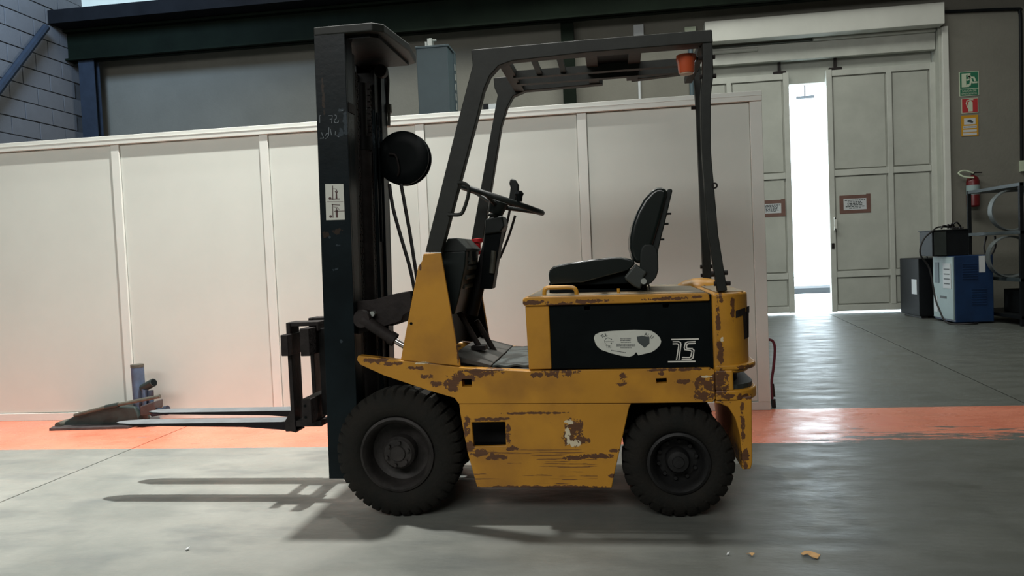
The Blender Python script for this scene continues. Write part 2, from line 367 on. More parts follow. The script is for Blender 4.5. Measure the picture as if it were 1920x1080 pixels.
def text(name, s, p, size, m, parent=None, align='CENTER', rot=(PI/2, 0, 0), ext=.0006):
    c = bpy.data.curves.new(name, 'FONT'); c.body = s; c.size = size; c.extrude = ext; c.align_x = align; c.align_y = 'CENTER'
    t = bpy.data.objects.new(name, c); COL.objects.link(t)
    me = bpy.data.meshes.new_from_object(t.evaluated_get(bpy.context.evaluated_depsgraph_get())); bpy.data.objects.remove(t)
    me.materials.clear(); me.materials.append(MT[m]); o = bpy.data.objects.new(name, me); COL.objects.link(o)
    o.location = Vector(p)-offset_of(parent); o.rotation_euler = rot
    if parent is not None: o.parent = parent
    return o
def dup(src, delta, parent):
    c = src.copy(); COL.objects.link(c); c.parent = parent; c.location = src.location+Vector(delta)
    for ch in src.children:
        d = ch.copy(); COL.objects.link(d); d.parent = c
    return c

# ================================================================== SETTING
WY = 11.7                                              # inner face of the door wall
LX = -8.6                                              # left wall
# floor: slabs split by the two saw-cut joints
def jr(y): return 2.505 + (y-5.07)*.0955               # the right joint runs slightly askew
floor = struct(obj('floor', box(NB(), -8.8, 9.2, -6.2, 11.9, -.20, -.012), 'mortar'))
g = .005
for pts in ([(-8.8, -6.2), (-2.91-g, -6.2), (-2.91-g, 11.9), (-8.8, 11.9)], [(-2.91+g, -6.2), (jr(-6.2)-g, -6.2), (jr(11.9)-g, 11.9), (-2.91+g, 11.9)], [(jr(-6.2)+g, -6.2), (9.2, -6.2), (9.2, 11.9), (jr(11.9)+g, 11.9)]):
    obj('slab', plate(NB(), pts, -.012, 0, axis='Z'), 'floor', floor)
# closed ceiling, side and rear walls
struct(obj('ceiling', box(NB(), -8.8, 9.2, -6.2, 11.9, 7.0, 7.15), 'roof'))
struct(obj('wall_right', box(NB(), 9.0, 9.2, -6.2, 11.9, 0, 7), 'wall'))
struct(obj('wall_rear', box(NB(), -8.8, 9.2, -6.2, -6.0, 0, 7), 'wall'))
# left wall: concrete blocks in courses
wl = struct(obj('wall_left', box(NB(), LX-.2, LX-.02, -6.2, 11.9, 0, 7), 'mortar'))
ch, cl = .262, .55; protos = None
rows = range(11, 21)
me_block = None
for r_ in rows:
    z0 = r_*ch
    for c_ in range(0, 8):
        y1 = 11.68 - c_*cl - (cl/2 if r_ % 2 else 0); y0 = y1-cl+.014
        if me_block is None:
            o = obj('block', box(NB(), LX-.02, LX, -cl/2+.007, cl/2-.007, .007, ch-.007), 'block', wl, bevel=.004, seg=1); me_block = o.data; base_off = o.location.copy(); first = o
        else:
            o = first.copy(); COL.objects.link(o); o.parent = wl
        o.location = (0 + random.uniform(-.004, .004), (y0+y1)/2, z0)
# blocks were built about y=0,z=0 relative to the wall object: put the mesh back there
off = wl.location
for v in me_block.vertices: pass
obj('rendered_face', box(NB(), LX-.02, LX, -6.2, 11.68-8.6*cl, 0, 7), 'block', wl)
obj('rendered_face', box(NB(), LX-.02, LX, 11.68-8.6*cl, 11.7, 0, 11*ch), 'block', wl)
obj('rendered_face', box(NB(), LX-.02, LX, 11.68-8.6*cl, 11.7, 21*ch, 7), 'block', wl)
# back wall with the big opening
ox0, ox1 = at(1316, 300, WY).x, at(1768, 300, WY).x
oz = at(1764, 50, WY).z
bm = NB(); plate(bm, [(-8.8, 0), (ox0, 0), (ox0, oz), (ox1, oz), (ox1, 0), (9.2, 0), (9.2, 5.2), (-8.8, 5.2)], WY, WY+.25)
wb = struct(obj('wall_back', bm, 'wall'))
struct(obj('window_1', box(NB(), -8.8, 9.2, WY, WY+.2, 5.2, 7.0), 'skylight'))
# girder along the back wall, its stiffener, the darker crane beam above
gz0 = at(185, 111, 11.3).z; gz1 = at(168, 58, 11.3).z
bm = NB(); box(bm, LX, 9, 11.3, 11.34, gz0, gz1); box(bm, LX, 9, 11.22, 11.45, gz0, gz0+.03); box(bm, LX, 9, 11.2, 11.6, gz1-.02, gz1+.02)
struct(obj('trim_1', bm, 'girder'))
cz1 = at(55, 25, 10.9).z+.02
bm = NB(); box(bm, LX, 9, 10.9, 11.6, gz1+.03, cz1)
struct(obj('trim_2', bm, 'purple'))
def column(n, px, py, Y, w, m, z1, z0=0):
    x = at(px, py, Y).x; bm = NB(); box(bm, x-w/2, x+w/2, Y-.006, Y+.006, z0, z1); box(bm, x-w/2, x+w/2, Y+.12, Y+.132, z0, z1); box(bm, x-.008, x+.008, Y, Y+.12, z0, z1)
    return struct(obj(n, bm, m))
column('trim_3', 1067, 150, 11.45, .19, 'girder', gz0)
column('trim_4', 167, 200, 11.3, .27, 'bluecol', gz0)
a = sx(0, 165, LX+.12); b = sx(78, 62, LX+.12)
dv = (b-a); a2 = a-dv*1.0; b2 = b+dv*.12
struct(obj('trim_5', cyl(NB(), a2, b2, .055, n=8), 'bluecol'))
# ---- opening trim: white lintel box, reveals, rails
hz0 = at(1340, 78, 11.5).z; hz1 = at(1325, 40, 11.5).z
hx0, hx1 = at(1322, 60, 11.5).x, at(1772, 40, 11.5).x
struct(obj('trim_6', box(NB(), hx0, hx1, 11.5, 11.7, hz0, hz1), 'header', bevel=.01))
struct(obj('trim_7', box(NB(), ox1, at(1783, 300, WY-.06).x, 11.64, 11.70, 0, hz0), 'header', bevel=.006))
struct(obj('trim_8', box(NB(), ox1-.03, ox1, 11.7, 12.1, 0, oz), 'door'))
bm = NB(); ty = 11.78
rz = at(1600, 100, ty).z; box(bm, ox0, ox1-.04, ty, ty+.10, rz-.03, rz+.22)
struct(obj('trim_9', bm, 'doorf', bevel=.01))
struct(obj('trim_10', box(NB(), ox0, ox1-.04, 11.95, 12.1, rz-.35, oz+.1), 'door'))
bm = NB(); p = at(1525, 70, 11.74); q = at(1755, 58, 11.74); cyl(bm, (p.x, 11.76, p.z-.02), (ox1-.05, 11.76, p.z-.02), .035, n=12); struct(obj('trim_11', bm, 'doorf', smooth=True))
bm = NB(); p = at(1340, 98, 11.74); cyl(bm, (ox0+.02, 11.76, p.z), (at(1420, 85, 11.74).x, 11.76, p.z), .03, n=12); struct(obj('trim_12', bm, 'doorf', smooth=True))

# ---- sliding door leaves
DY = 11.86
def leaf(n, x0, x1, z0, z1, cols, rows, paper):
    d = struct(obj(n, box(NB(), x0, x1, DY+.02, DY+.05, z0, z1), 'door'))
    bm = NB(); w = .075
    box(bm, x0, x0+.08, DY-.03, DY+.02, z0, z1); obj('stile', bm, 'doorf', d, bevel=.005)
    bm = NB(); box(bm, x1-.08, x1, DY-.03, DY+.02, z0, z1); obj('stile', bm, 'doorf', d, bevel=.005)
    for c in cols: obj('stile', box(NB(), c-.035, c+.035, DY-.026, DY+.02, z0+.09, z1-.09), 'doorf', d, bevel=.005)
    zs = [z0+.05]+list(rows)+[z1-.05]
    for z in zs: obj('rail', box(NB(), x0+.08, x1-.08, DY-.02, DY+.02, z-.045, z+.045), 'doorf', d, bevel=.005)
    xs = [x0+.045]+list(cols)+[x1-.045]
    for i in range(len(xs)-1):
        for j in range(len(zs)-1):
            a0, a1, b0, b1 = xs[i]+.055, xs[i+1]-.055, zs[j]+.062, zs[j+1]-.062
            obj('panel', box(NB(), a0, a1, DY-.006, DY+.02, b0, b1), 'door', d, bevel=.006, seg=1)
    return d
rx0 = at(1556, 450, DY).x; rx1 = ox1-.02
lz1 = at(1600, 128, DY).z; lz0 = .03
r1 = at(1600, 323, DY).z; r2 = at(1610, 513, DY).z
lf = leaf('door_2', rx0, rx1, lz0, lz1, [at(1668, 250, DY).x], [r2, r1], True)
lx1 = at(1485, 400, DY).x
lf2 = leaf('door_1', lx1-2.25, lx1, lz0, lz1, [at(1366, 160, DY).x-1.0, at(1366, 160, DY).x], [r2, r1], True)
p0 = at(1564, 408, DY); p1 = at(1566, 432, DY)
bm = NB(); box(bm, p0.x-.02, p0.x+.02, DY-.075, DY-.06, p1.z, p0.z); box(bm, p0.x-.012, p0.x+.012, DY-.075, DY-.03, p0.z-.03, p0.z); box(bm, p0.x-.012, p0.x+.012, DY-.075, DY-.03, p1.z, p1.z+.03)
obj('handle', bm, 'header', lf, bevel=.003)
p = at(1562, 461, DY); obj('lock', box(NB(), p.x-.03, p.x+.01, DY-.045, DY-.03, p.z-.04, p.z+.04), 'iron', lf, bevel=.003)
for (px, d_) in ((1566, lf), (1461, lf2)):
    p = at(px, 122, DY); bm = NB(); box(bm, p.x-.09, p.x+.09, DY-.02, DY+.03, lz1-.01, lz1+.03); box(bm, p.x-.02, p.x+.02, DY-.01, DY+.02, lz1+.02, rz-.02)
    obj('hanger', bm, 'iron', d_)
# ---- outside: sunlit yard, kerb, pale building
struct(obj('ground_outside', box(NB(), -4, 14, 11.95, 40, -.15, -.02), 'ground'))
struct(obj('trim_13', box(NB(), -4, 14, 17.2, 18.2, -.02, .10), 'kerb', bevel=.01))
fz = NB(); box(fz, -4, 14, 26, 26.3, 0, 5.2); struct(obj('wall_outside', fz, 'facade'))
pl = at(1510, 170, 25.9)
lampo = thing('wall_lamp', 'small dark bracket lamp on the pale building seen through the door gap', 'lamp', (pl.x, 25.9, pl.z-.2))
bm = NB(); cyl(bm, (pl.x, 25.98, pl.z-.2), (pl.x, 25.98, pl.z+.2), .025); obj('stem', bm, 'kerb', lampo)
obj('base', box(NB(), pl.x-.28, pl.x+.28, 25.9, 26.0, pl.z-.24, pl.z-.16), 'kerb', lampo)
obj('cap', box(NB(), pl.x-.14, pl.x+.14, 25.9, 26.0, pl.z+.18, pl.z+.24), 'kerb', lampo)

# ---- white partition
PYF = 5.0; PZ = 2.03
mul = [-5.76, -4.64, -3.518, -2.402, -1.295, -.211]; MW = .062
part = struct(obj('wall_partition', box(NB(), -6.9, .93, PYF+.012, PYF+.05, .02, PZ-.02), 'panel'))
xe = .955
obj('top_rail', box(NB(), -6.9, xe, PYF-.022, PYF+.06, PZ-.062, PZ), 'frame', part, bevel=.003)
obj('top_rail_lip', box(NB(), -6.9, xe, PYF-.025, PYF-.021, PZ-.030, PZ-.026), 'frame', part)
obj('bottom_rail', box(NB(), -6.9, xe, PYF-.008, PYF+.06, 0, .055), 'frame', part, bevel=.003)
for m_ in mul: obj('mullion', box(NB(), m_, m_+MW, PYF-.010, PYF+.01, .055, PZ-.062), 'frame', part, bevel=.003)
obj('end_post', box(NB(), xe-.075, xe, PYF-.010, PYF+.06, .055, PZ-.062), 'frame', part, bevel=.003)
xs = mul+[xe-.075]
for i in range(len(xs)-1):
    obj('panel', box(NB(), xs[i]+MW+.004, xs[i+1]-.004, PYF+.003, PYF+.012, .06, PZ-.066), 'panel', part)
obj('panel', box(NB(), -6.9, mul[0]-.004, PYF+.003, PYF+.012, .06, PZ-.066), 'panel', part)

# ================================================================== FORKLIFT
YN, YF, YC = 2.97, 3.75, 3.36
T = thing('forklift', 'worn yellow and black electric counterbalance forklift with black mast and overhead guard', 'forklift', (-.30, YC, 0))
def X(px, py, Y=YN): return at(px, py, Y).x
def Z(px, py, Y=YN): return at(px, py, Y).z
def part_(name, bm, m, parent=T, **k): return obj(name, bm, m, parent, **k)
def mirror(y): return 2*YC-y
# ---- chassis side with fender band
skirt = [(860, 757), (862, 775), (876, 850), (894, 915), (1147, 916), (1152, 890), (1172, 800), (1180, 764), (1184, 757)]
rec = [(884, 793), (947, 792), (948, 836), (888, 838)]
for s, (ya, yb) in enumerate(((YN+.006, YN+.026), (YF-.026, YF-.006))):
    bm = NB(); plate(bm, xz(skirt, YN), ya, yb, [xz(rec, YN)] if s == 0 else ())
    part_('skirt_panel', bm, 'yellow', bevel=.004)
band = [(671, 667), (750, 676), (872, 690), (990, 696), (1160, 693), (1330, 689), (1340, 694), (1341, 748), (1336, 754), (1184, 756), (860, 757), (852, 746), (800, 731), (720, 704), (676, 684), (669, 675)]
hole1 = [(866, 711), (884, 711), (885, 725), (867, 725)]; hole2 = [(1230, 710), (1250, 709), (1251, 718), (1231, 719)]
for s, (ya, yb) in enumerate(((YN, YN+.05), (YF-.05, YF))):
    bm = NB(); plate(bm, xz(band, YN), ya, yb, [xz(hole1, YN), xz(hole2, YN)] if s == 0 else ())
    part_('chassis_rail', bm, 'yellow', bevel=.009, seg=3)
# step recess box
rp = xz(rec, YN); bm = NB(); x0 = min(p[0] for p in rp)-.01; x1 = max(p[0] for p in rp)+.01; z0 = min(p[1] for p in rp)-.01; z1 = max(p[1] for p in rp)+.01
box(bm, x0, x1, YN+.12, YN+.13, z0, z1); box(bm, x0, x1, YN+.033, YN+.13, z0-.01, z0)
part_('step_recess', bm, 'iron2')
# dark frame under the body
bm = NB(); box(bm, X(880, 900), X(1150, 900), YN+.135, YF-.14, Z(1000, 912), Z(1000, 700)-.01)
box(bm, X(700, 700), X(900, 700), YN+.2, YF-.2, .30, Z(800, 690)-.05)
part_('frame', bm, 'iron2')
bm = NB(); box(bm, X(1180, 760), X(1345, 760), YN+.06, YF-.06, Z(1200, 757), Z(1200, 700)); part_('rear_arch', bm, 'iron2')
bm = NB(); cyl(bm, (at(1275, 876, YN).x, YN+.1, .235), (at(1275, 876, YN).x, YF-.1, .235), .035); box(bm, X(1168, 830), X(1275, 830), YN+.25, YN+.31, .245, .285); part_('rear_axle', bm, 'iron2')
bm = NB(); cyl(bm, (at(743, 849, YN).x, YN+.1, .265), (at(743, 849, YN).x, YF-.1, .265), .06); part_('front_axle', bm, 'iron2')
# ---- cowl side panels
cowl = [(793, 476), (826, 474), (862, 687), (750, 676), (766, 590), (783, 500), (790, 490)]
for s, (ya, yb) in enumerate(((YN+.008, YN+.02), (YF-.02, YF-.008))):
    bm = NB(); plate(bm, xz(cowl, YN), ya, yb); part_('cowl_panel', bm, 'yellow', bevel=.003)
    bm = NB(); c2 = xz([(796, 480), (825, 478), (860, 684), (752, 674), (768, 590)], YN); plate(bm, c2, yb if s == 0 else ya-.012, yb+.012 if s == 0 else ya)
    part_('cowl_lining', bm, 'black')
bm = NB(); cyl(bm, (X(770, 607), YN+.007, Z(770, 607)), (X(770, 607), YN+.012, Z(770, 607)), .006); part_('bolt_hole', bm, 'black')
bm = NB(); fx0 = X(800, 600)+.02; box(bm, fx0-.03, fx0, YN+.03, YF-.03, Z(800, 680)+.02, Z(800, 520)); part_('firewall', bm, 'iron2')
# ---- step floor and mat
fzl = Z(925, 692)
bm = NB(); box(bm, X(800, 690), X(992, 690), YN+.055, YF-.055, fzl-.03, fzl-.008); part_('floor_plate', bm, 'matdark', bevel=.004)
# toe board, tilted: from floor under the column up toward the firewall
bm = NB(); a = X(915, 690); plate(bm, [(a, fzl-.006), (a+.004, fzl+.008), (X(840, 660), fzl+.055), (X(840, 660)-.01, fzl+.03)], YN+.06, YF-.06); part_('toe_board', bm, 'matdark', bevel=.003)
bm = NB(); a = X(918, 690); b_ = X(990, 690)
n = 14
vt = []
for i in range(n+1):
    for j in range(15):
        x = a+(b_-a)*i/n; y = YN+.07+(YF-YN-.14)*j/14
        vt.append(bm.verts.new((x, y, fzl+.004+.003*math.sin(i*.9+j*.5)*math.cos(j*.8)+.001*random.random())))
for i in range(n):
    for j in range(14): bm.faces.new([vt[i*15+j], vt[(i+1)*15+j], vt[(i+1)*15+j+1], vt[i*15+j+1]])
r_ = bmesh.ops.extrude_face_region(bm, geom=bm.faces[:]); bmesh.ops.translate(bm, verts=[v for v in r_['geom'] if isinstance(v, bmesh.types.BMVert)], vec=(0, 0, -.008))
part_('rubber_mat', bm, 'mat', smooth=True)
# pedals
for (px, py, y) in ((935, 672, 3.42), (900, 652, 3.30)):
    e = at(px, py, y); tbase = at(px-42, py-72, y); bm = NB()
    cyl(bm, tbase, e, .013, n=10); box(bm, e.x-.035, e.x+.03, y-.035, y+.035, e.z-.008, e.z+.012)
    part_('pedal', bm, 'iron', bevel=.003)
# ---- console / instrument box
cy0, cy1 = 3.06, 3.36
bm = NB(); plate(bm, xz([(826, 472), (874, 470), (872, 500), (860, 560), (852, 590), (846, 590)], cy0), cy0, cy1)
con = part_('console', bm, 'dash', bevel=.006)
bm = NB(); plate(bm, xz([(830, 470), (840, 447), (856, 446), (876, 466), (876, 471), (828, 473)], cy0), cy0-.005, cy1+.01)
part_('instrument_panel', bm, 'plastic', bevel=.006)
for i, (px, py) in enumerate(((868, 487), (867, 503), (864, 521), (860, 539))):
    p = at(px, py, cy0); bm = NB(); box(bm, p.x-.006, p.x+.016, cy0+.05, cy1-.06, p.z-.009, p.z+.009)
    obj('vent_slat', bm, 'greyplastic', con, bevel=.004)
p = at(871, 480, cy0); obj('switch_plate', box(NB(), p.x, p.x+.012, cy0+.06, cy0+.20, p.z-.035, p.z+.025), 'greyplastic', con, bevel=.003)
obj('switch', box(NB(), p.x+.012, p.x+.02, cy0+.115, cy0+.145, p.z-.022, p.z+.018), 'black', con)
bm = NB(); p = at(895, 457, 3.43); lathe(bm, [(0, -.05), (.014, -.05), (.016, 0), (.028, .008), (.028, .022), (0, .024)], p, 'Z', 20); part_('emergency_button', bm, 'red', smooth=True, label='red mushroom emergency stop button')
# ---- steering column and wheel
hub = at(936, 378, YC); foot = at(884, 590, YC-.02)
bm = NB(); cyl(bm, foot, hub, .030, .026, n=14); part_('steering_column', bm, 'iron2', smooth=True)
d = (hub-foot).normalized()
bm = NB(); c0 = at(921, 424, YC-.02); plate(bm, xz([(910, 410), (942, 404), (946, 424), (938, 436), (908, 440)], YC-.06), YC-.06, YC+.06); part_('column_shroud', bm, 'plastic', bevel=.008)
bm = NB(); plate(bm, xz([(912, 436), (944, 430), (926, 541), (904, 541)], YC), YC-.045, YC+.045); part_('column_bracket', bm, 'black', bevel=.004)
bm = NB(); cyl(bm, at(926, 470, YC-.05), at(922, 512, YC-.05), .012, n=10); part_('hydraulic_fitting', bm, 'rustrod', smooth=True)
pL = at(859, 348, YC); pR = at(1016, 399, YC); cW = (pL+pR)/2; Rw = (pR-pL).length/2; ux = (pR-pL).normalized(); uy = Vector((0, 1, 0)); uz = ux.cross(uy)
if uz.z < 0: uz = -uz
bm = NB(); tube(bm, [cW+ux*math.cos(t)*Rw+uy*math.sin(t)*Rw for t in [2*PI*i/48 for i in range(48)]], .0125, 10, closed=True)
sw = part_('steering_wheel', bm, 'plastic', smooth=True)
hb = cW-uz*.035
bm = NB(); cyl(bm, hb-uz*.035, hb+uz*.025, .035, .045, n=20); obj('hub', bm, 'plastic', sw, smooth=True, bevel=.004)
for k in range(3):
    t = .35+2*PI*k/3; bm = NB(); cyl(bm, hb, cW+(ux*math.cos(t)+uy*math.sin(t))*Rw, .010, .009, n=8); obj('spoke', bm, 'plastic', sw, smooth=True)
bm = NB(); p = at(974, 378, YC-.16); lathe(bm, [(0, 0), (.012, 0), (.014, .02), (.02, .032), (.012, .045), (0, .046)], p, 'Z', 16); obj('spinner_knob', bm, 'black', sw, smooth=True)
# levers
lv = [((958, 384), (931, 486), 3.50, True), ((966, 404), (937, 484), 3.56, False), ((948, 410), (928, 480), 3.44, False)]
for (a, b_, y, grip) in lv:
    bm = NB(); tube(bm, smoothpath([at(*b_, y), at((a[0]+b_[0])/2+2, (a[1]+b_[1])/2, y), at(*a, y)]), .006, 8)
    l = part_('control_lever', bm, 'iron', smooth=True)
    if grip:
        bm = NB(); plate(bm, xz([(950, 385), (955, 372), (958, 352), (955, 344), (958, 335), (967, 337), (973, 347), (973, 358), (966, 384)], y), y-.016, y+.016); obj('grip', bm, 'plastic', l, bevel=.008, seg=3)
bm = NB(); tube(bm, smoothpath([at(915, 403, 3.3), at(925, 402, 3.3), at(934, 408, 3.32)]), .006, 8); part_('indicator_stalk', bm, 'plastic', smooth=True)
# grab handle on the front pillar
bm = NB(); tube(bm, smoothpath([at(858, 343, YN+.02), at(868, 343, YN+.02), at(878, 350, YN+.02), at(878, 366, YN+.02), at(870, 392, YN+.02), at(862, 402, YN+.02), at(840, 402, YN+.02)]), .0075, 8)
part_('grab_handle', bm, 'guard', smooth=True)
# ---- battery compartment
post = [(984, 573), (1029, 572), (1034, 693), (991, 694)]
for ya, yb in ((YN+.01, YN+.06), (YF-.06, YF-.01)):
    part_('corner_post', plate(NB(), xz(post, YN), ya, yb), 'yellow', bevel=.005)
bp_ = [(1029, 572), (1330, 563), (1336, 690), (1034, 693)]
slots = [[(1095, 575), (1106, 575), (1105, 582), (1096, 582)], [(1243, 571), (1255, 570), (1254, 577), (1244, 577)]]
bm = NB(); plate(bm, xz(bp_, YN), YN+.014, YN+.022, [xz(s, YN) for s in slots]); bpn = part_('battery_panel', bm, 'black', bevel=.002)
bm = NB(); box(bm, X(990, 600), X(1334, 600), YN+.05, YF-.05, Z(1100, 692), Z(1100, 575)-.01); part_('battery', bm, 'iron2')
part_('battery_panel', plate(NB(), xz(bp_, YN), YF-.022, YF-.014), 'black')
part_('battery_box_front', box(NB(), X(986, 600), X(991, 600), YN+.05, YF-.05, Z(986, 692), Z(986, 575)), 'yellow')
hood = [(980, 561), (985, 557), (1325, 549), (1330, 552), (1331, 564), (1180, 569), (985, 574), (980, 571)]
bm = NB(); plate(bm, xz(hood, YN), YN-.002, YF+.002); ho = part_('battery_hood', bm, 'yellow', bevel=.006, seg=3)
hz_ = Z(1100, 553)
bm = NB(); hzz0 = at(990, 557, YN); hzz1 = at(1322, 549, YN)
plate(bm, [(hzz0.x, hzz0.z), (hzz1.x, hzz1.z), (hzz1.x, hzz1.z+.0025), (hzz0.x, hzz0.z+.0025)], YN+.012, YF-.012); obj('hood_top_sheet', bm, 'deck', ho)
hr = YN+.05
bm = NB(); tube(bm, smoothpath([at(1021, 558, hr), at(1021, 546, hr), at(1026, 540, hr), at(1045, 539, hr), at(1072, 539, hr), at(1080, 545, hr), at(1081, 558, hr)], 5), .0085, 8); obj('hood_handle', bm, 'yellow2', ho, smooth=True)
bm = NB(); p = at(1160, 555, YN+.06); cyl(bm, p, p+Vector((0, 0, .03)), .006, n=10); obj('stud', bm, 'yellow2', ho)
bm = NB(); box(bm, X(1331, 600), X(1336, 600), YN+.012, YF-.012, Z(1334, 690), Z(1334, 552)); part_('hood_seal', bm, 'black')
# slotted lugs in the battery panel are dark
# ---- "15" decal
def seg(bm, pts, w=.0065, Y=YN+.0125): ribbon(bm, xz(pts, YN), w, Y, Y+.0015)
def q(x, y): return (1100+x/8, 600+y/8)
bm = NB()
seg(bm, [q(1280, 298), q(1680, 290)], .0052); seg(bm, [q(1230, 634), q(1628, 628)], .0052)
seg(bm, [q(1300, 332), q(1385, 330), q(1412, 345), q(1418, 375), q(1388, 602)], .0042)
seg(bm, [q(1300, 364), q(1360, 362), q(1382, 372), q(1384, 395), q(1352, 602)], .0042)
seg(bm, [q(1632, 328), q(1520, 334), q(1486, 352), q(1468, 420), q(1478, 452), q(1560, 462), q(1584, 478), q(1566, 556), q(1545, 570), q(1442, 568)], .0042)
seg(bm, [q(1632, 356), q(1535, 360), q(1510, 372), q(1500, 415), q(1512, 432), q(1590, 436), q(1615, 462), q(1600, 575), q(1560, 600), q(1436, 602)], .0042)
obj('number_decal', bm, 'white', bpn, label='white striped number 15 between two bars')
# ---- oval sticker
ov = [(1113, 634), (1116, 628), (1126, 623), (1150, 621), (1190, 619), (1215, 620), (1222, 621), (1230, 626), (1238, 634), (1240, 641), (1238, 648), (1230, 656), (1222, 661), (1210, 664), (1197, 667), (1193, 661), (1188, 667), (1180, 670), (1165, 668), (1145, 663), (1128, 657), (1120, 651), (1116, 644)]
bm = NB(); plate(bm, xz(ov, YN), YN+.0125, YN+.0138); st = obj('sticker', bm, 'sticker', bpn, label='torn white oval company sticker')
bm = NB(); yk = YN+.0118
plate(bm, xz([(1194, 632), (1204, 630), (1218, 633), (1218, 645), (1209, 653), (1196, 642)], YN), yk, yk+.001)
for (x0, x1, y) in ((1163, 1183, 636), (1163, 1183, 639.2), (1164, 1183, 642.6), (1156, 1191, 646.3), (1156, 1191, 649.6), (1163, 1184, 653)):
    x = x0
    while x < x1:
        w = random.uniform(1.2, 3); plate(bm, xz([(x, y-.7), (min(x+w, x1), y-.75), (min(x+w, x1), y+.45), (x, y+.5)], YN), yk, yk+.001); x += w+.7
plate(bm, xz([(1135, 640.8), (1151, 640.8), (1151, 641.6), (1135, 641.6)], YN), yk, yk+.001)
for (x, y) in ((1146, 637), (1146, 644.5)): plate(bm, xz([(x-1.5, y), (x, y-1.6), (x+1.5, y), (x, y+1.6)], YN), yk, yk+.001)
ring = [(1140+6.5*math.cos(t), 640.5+6.5*math.sin(t)) for t in [PI*.6+PI*1.1*i/9 for i in range(10)]]
ribbon(bm, xz(ring, YN), .0014, yk, yk+.001)
for i in range(10):
    x = 1146+i*2.8; plate(bm, xz([(x, 657+i*.45), (x+1.9, 657.2+i*.45), (x+1.9, 658.6+i*.45), (x, 658.4+i*.45)], YN), yk, yk+.001)
obj('print', bm, 'stickdark', bpn)
for s, px, py, sz, rt in (('T', 1129, 631, .017, .5), ('U', 1133, 629, .017, .35), ('L', 1137, 628, .017, .2), ('A', 1211, 627, .017, -.15), ('L', 1216, 629, .017, -.35), ('U', 1222, 632, .017, -.6), ('TRI', 1141, 650, .015, 0)):
    text('lettering', s, at(px, py, yk), sz, 'stickdark', bpn, rot=(PI/2, -rt, 0))
# ---- counterweight
cwx0 = X(1336, 600); cwx1 = X(1408, 650, 3.1)
def plan(x0, x1, inset=0, r=.10):
    pts = [(x0, YN+inset)]; cx = x1-r
    for i in range(7):
        a = -PI/2+PI/2*i/6; pts.append((cx+r*math.cos(a)*1.0, YN+inset+r*1.3+r*1.3*math.sin(a)))
    for i in range(7):
        a = PI/2*i/6; pts.append((cx+r*math.cos(a), YF-inset-r*1.3+r*1.3*math.sin(a)))
    pts.append((x0, YF-inset)); return pts
ztop = Z(1345, 550); zmid = Z(1345, 692); zlow = Z(1345, 752)
bm = NB(); plate(bm, plan(cwx0, cwx1-.012), zmid-.02, ztop, axis='Z'); cw = part_('counterweight', bm, 'yellow', bevel=.012, seg=3)
bm = NB(); plate(bm, [(x, y) for x, y in plan(cwx0+.002, cwx1+.012, -.004)], zlow+.005, zmid+.006, axis='Z', mi=0)
# tail recess cut: rebuild band as top lip, bottom lip and inner dark block
bm.free(); bm = NB(); zr1 = Z(1390, 694); zr0 = Z(1390, 728)
pb = plan(cwx0+.002, cwx1+.012, -.004); plate(bm, pb, zr1, zmid+.016, axis='Z'); plate(bm, pb, zlow, zr0-.006, axis='Z'); box(bm, cwx0+.002, X(1375, 700), YN-.003, YF+.003, zr0-.01, zr1+.002)
obj('bumper_band', bm, 'yellow', cw, bevel=.008, seg=3)
bm = NB(); plate(bm, plan(cwx0+.03, cwx1-.05, .06), zr0-.006, zr1, axis='Z'); obj('tail_recess', bm, 'iron2', cw)
bm = NB(); plate(bm, [(x, y) for x, y in plan(cwx0+.04, cwx1, .01) if True], zr0-.006, zr0+.012, axis='Z'); obj('recess_floor', bm, 'greyplastic', cw)
lowp = [(1341, 752), (1410, 742), (1411, 868), (1408, 880), (1392, 881), (1391, 850), (1387, 815), (1379, 785), (1366, 764), (1350, 757), (1341, 757)]
bm = NB(); plate(bm, xz(lowp, YN), YN+.002, YF-.002); obj('rear_skirt', bm, 'yellow', cw, bevel=.008, seg=3)
bm = NB(); box(bm, X(1345, 556), X(1398, 556), YN+.05, YF-.05, ztop, ztop+.004); obj('top_sheet', bm, 'deck', cw)
# T letter wraps the corner
yT = YN-.004
bm = NB(); crv = plan(cwx0, cwx1-.012, -.003)
def onplan(px, py):
    # point of the counterweight skin seen at this pixel
    best = None; d = _ray(px, py)
    for i in range(len(crv)-1):
        (xa, ya), (xb, yb) = crv[i], crv[i+1]
        ex, ey = xb-xa, yb-ya; den = d.x*ey-d.y*ex
        if abs(den) < 1e-9: continue
        t = (xa*ey-ya*ex)/den; s = (xa*d.y-ya*d.x)/den
        if t > 0 and -1e-6 <= s <= 1+1e-6 and (best is None or t < best): best = t
    if best is None: best = at(px, py, YN+.08).y/d.y
    return CP+d*best
for rect in (((1380, 583), (1405, 574), (1405, 586), (1380, 596)), ((1393, 586), (1404, 582), (1404, 632), (1396, 636))):
    A, B, C_, D_ = rect; n = 6
    for i in range(n):
        t0, t1 = i/n, (i+1)/n
        P = [onplan(A[0]+(B[0]-A[0])*t, A[1]+(B[1]-A[1])*t) for t in (t0, t1)]+[onplan(D_[0]+(C_[0]-D_[0])*t, D_[1]+(C_[1]-D_[1])*t) for t in (t1, t0)]
        v = [bm.verts.new(p) for p in P]; w = [bm.verts.new(p+Vector((0, .006, 0))-Vector((.002, 0, 0))) for p in P]
        bm.faces.new(v); bm.faces.new(w[::-1])
        for k in range(4): bm.faces.new([v[k], v[(k+1) % 4], w[(k+1) % 4], w[k]])
bmesh.ops.remove_doubles(bm, verts=bm.verts, dist=1e-5)
obj('letter_decal', bm, 'iron', cw, label='dark letter T on the rear corner')
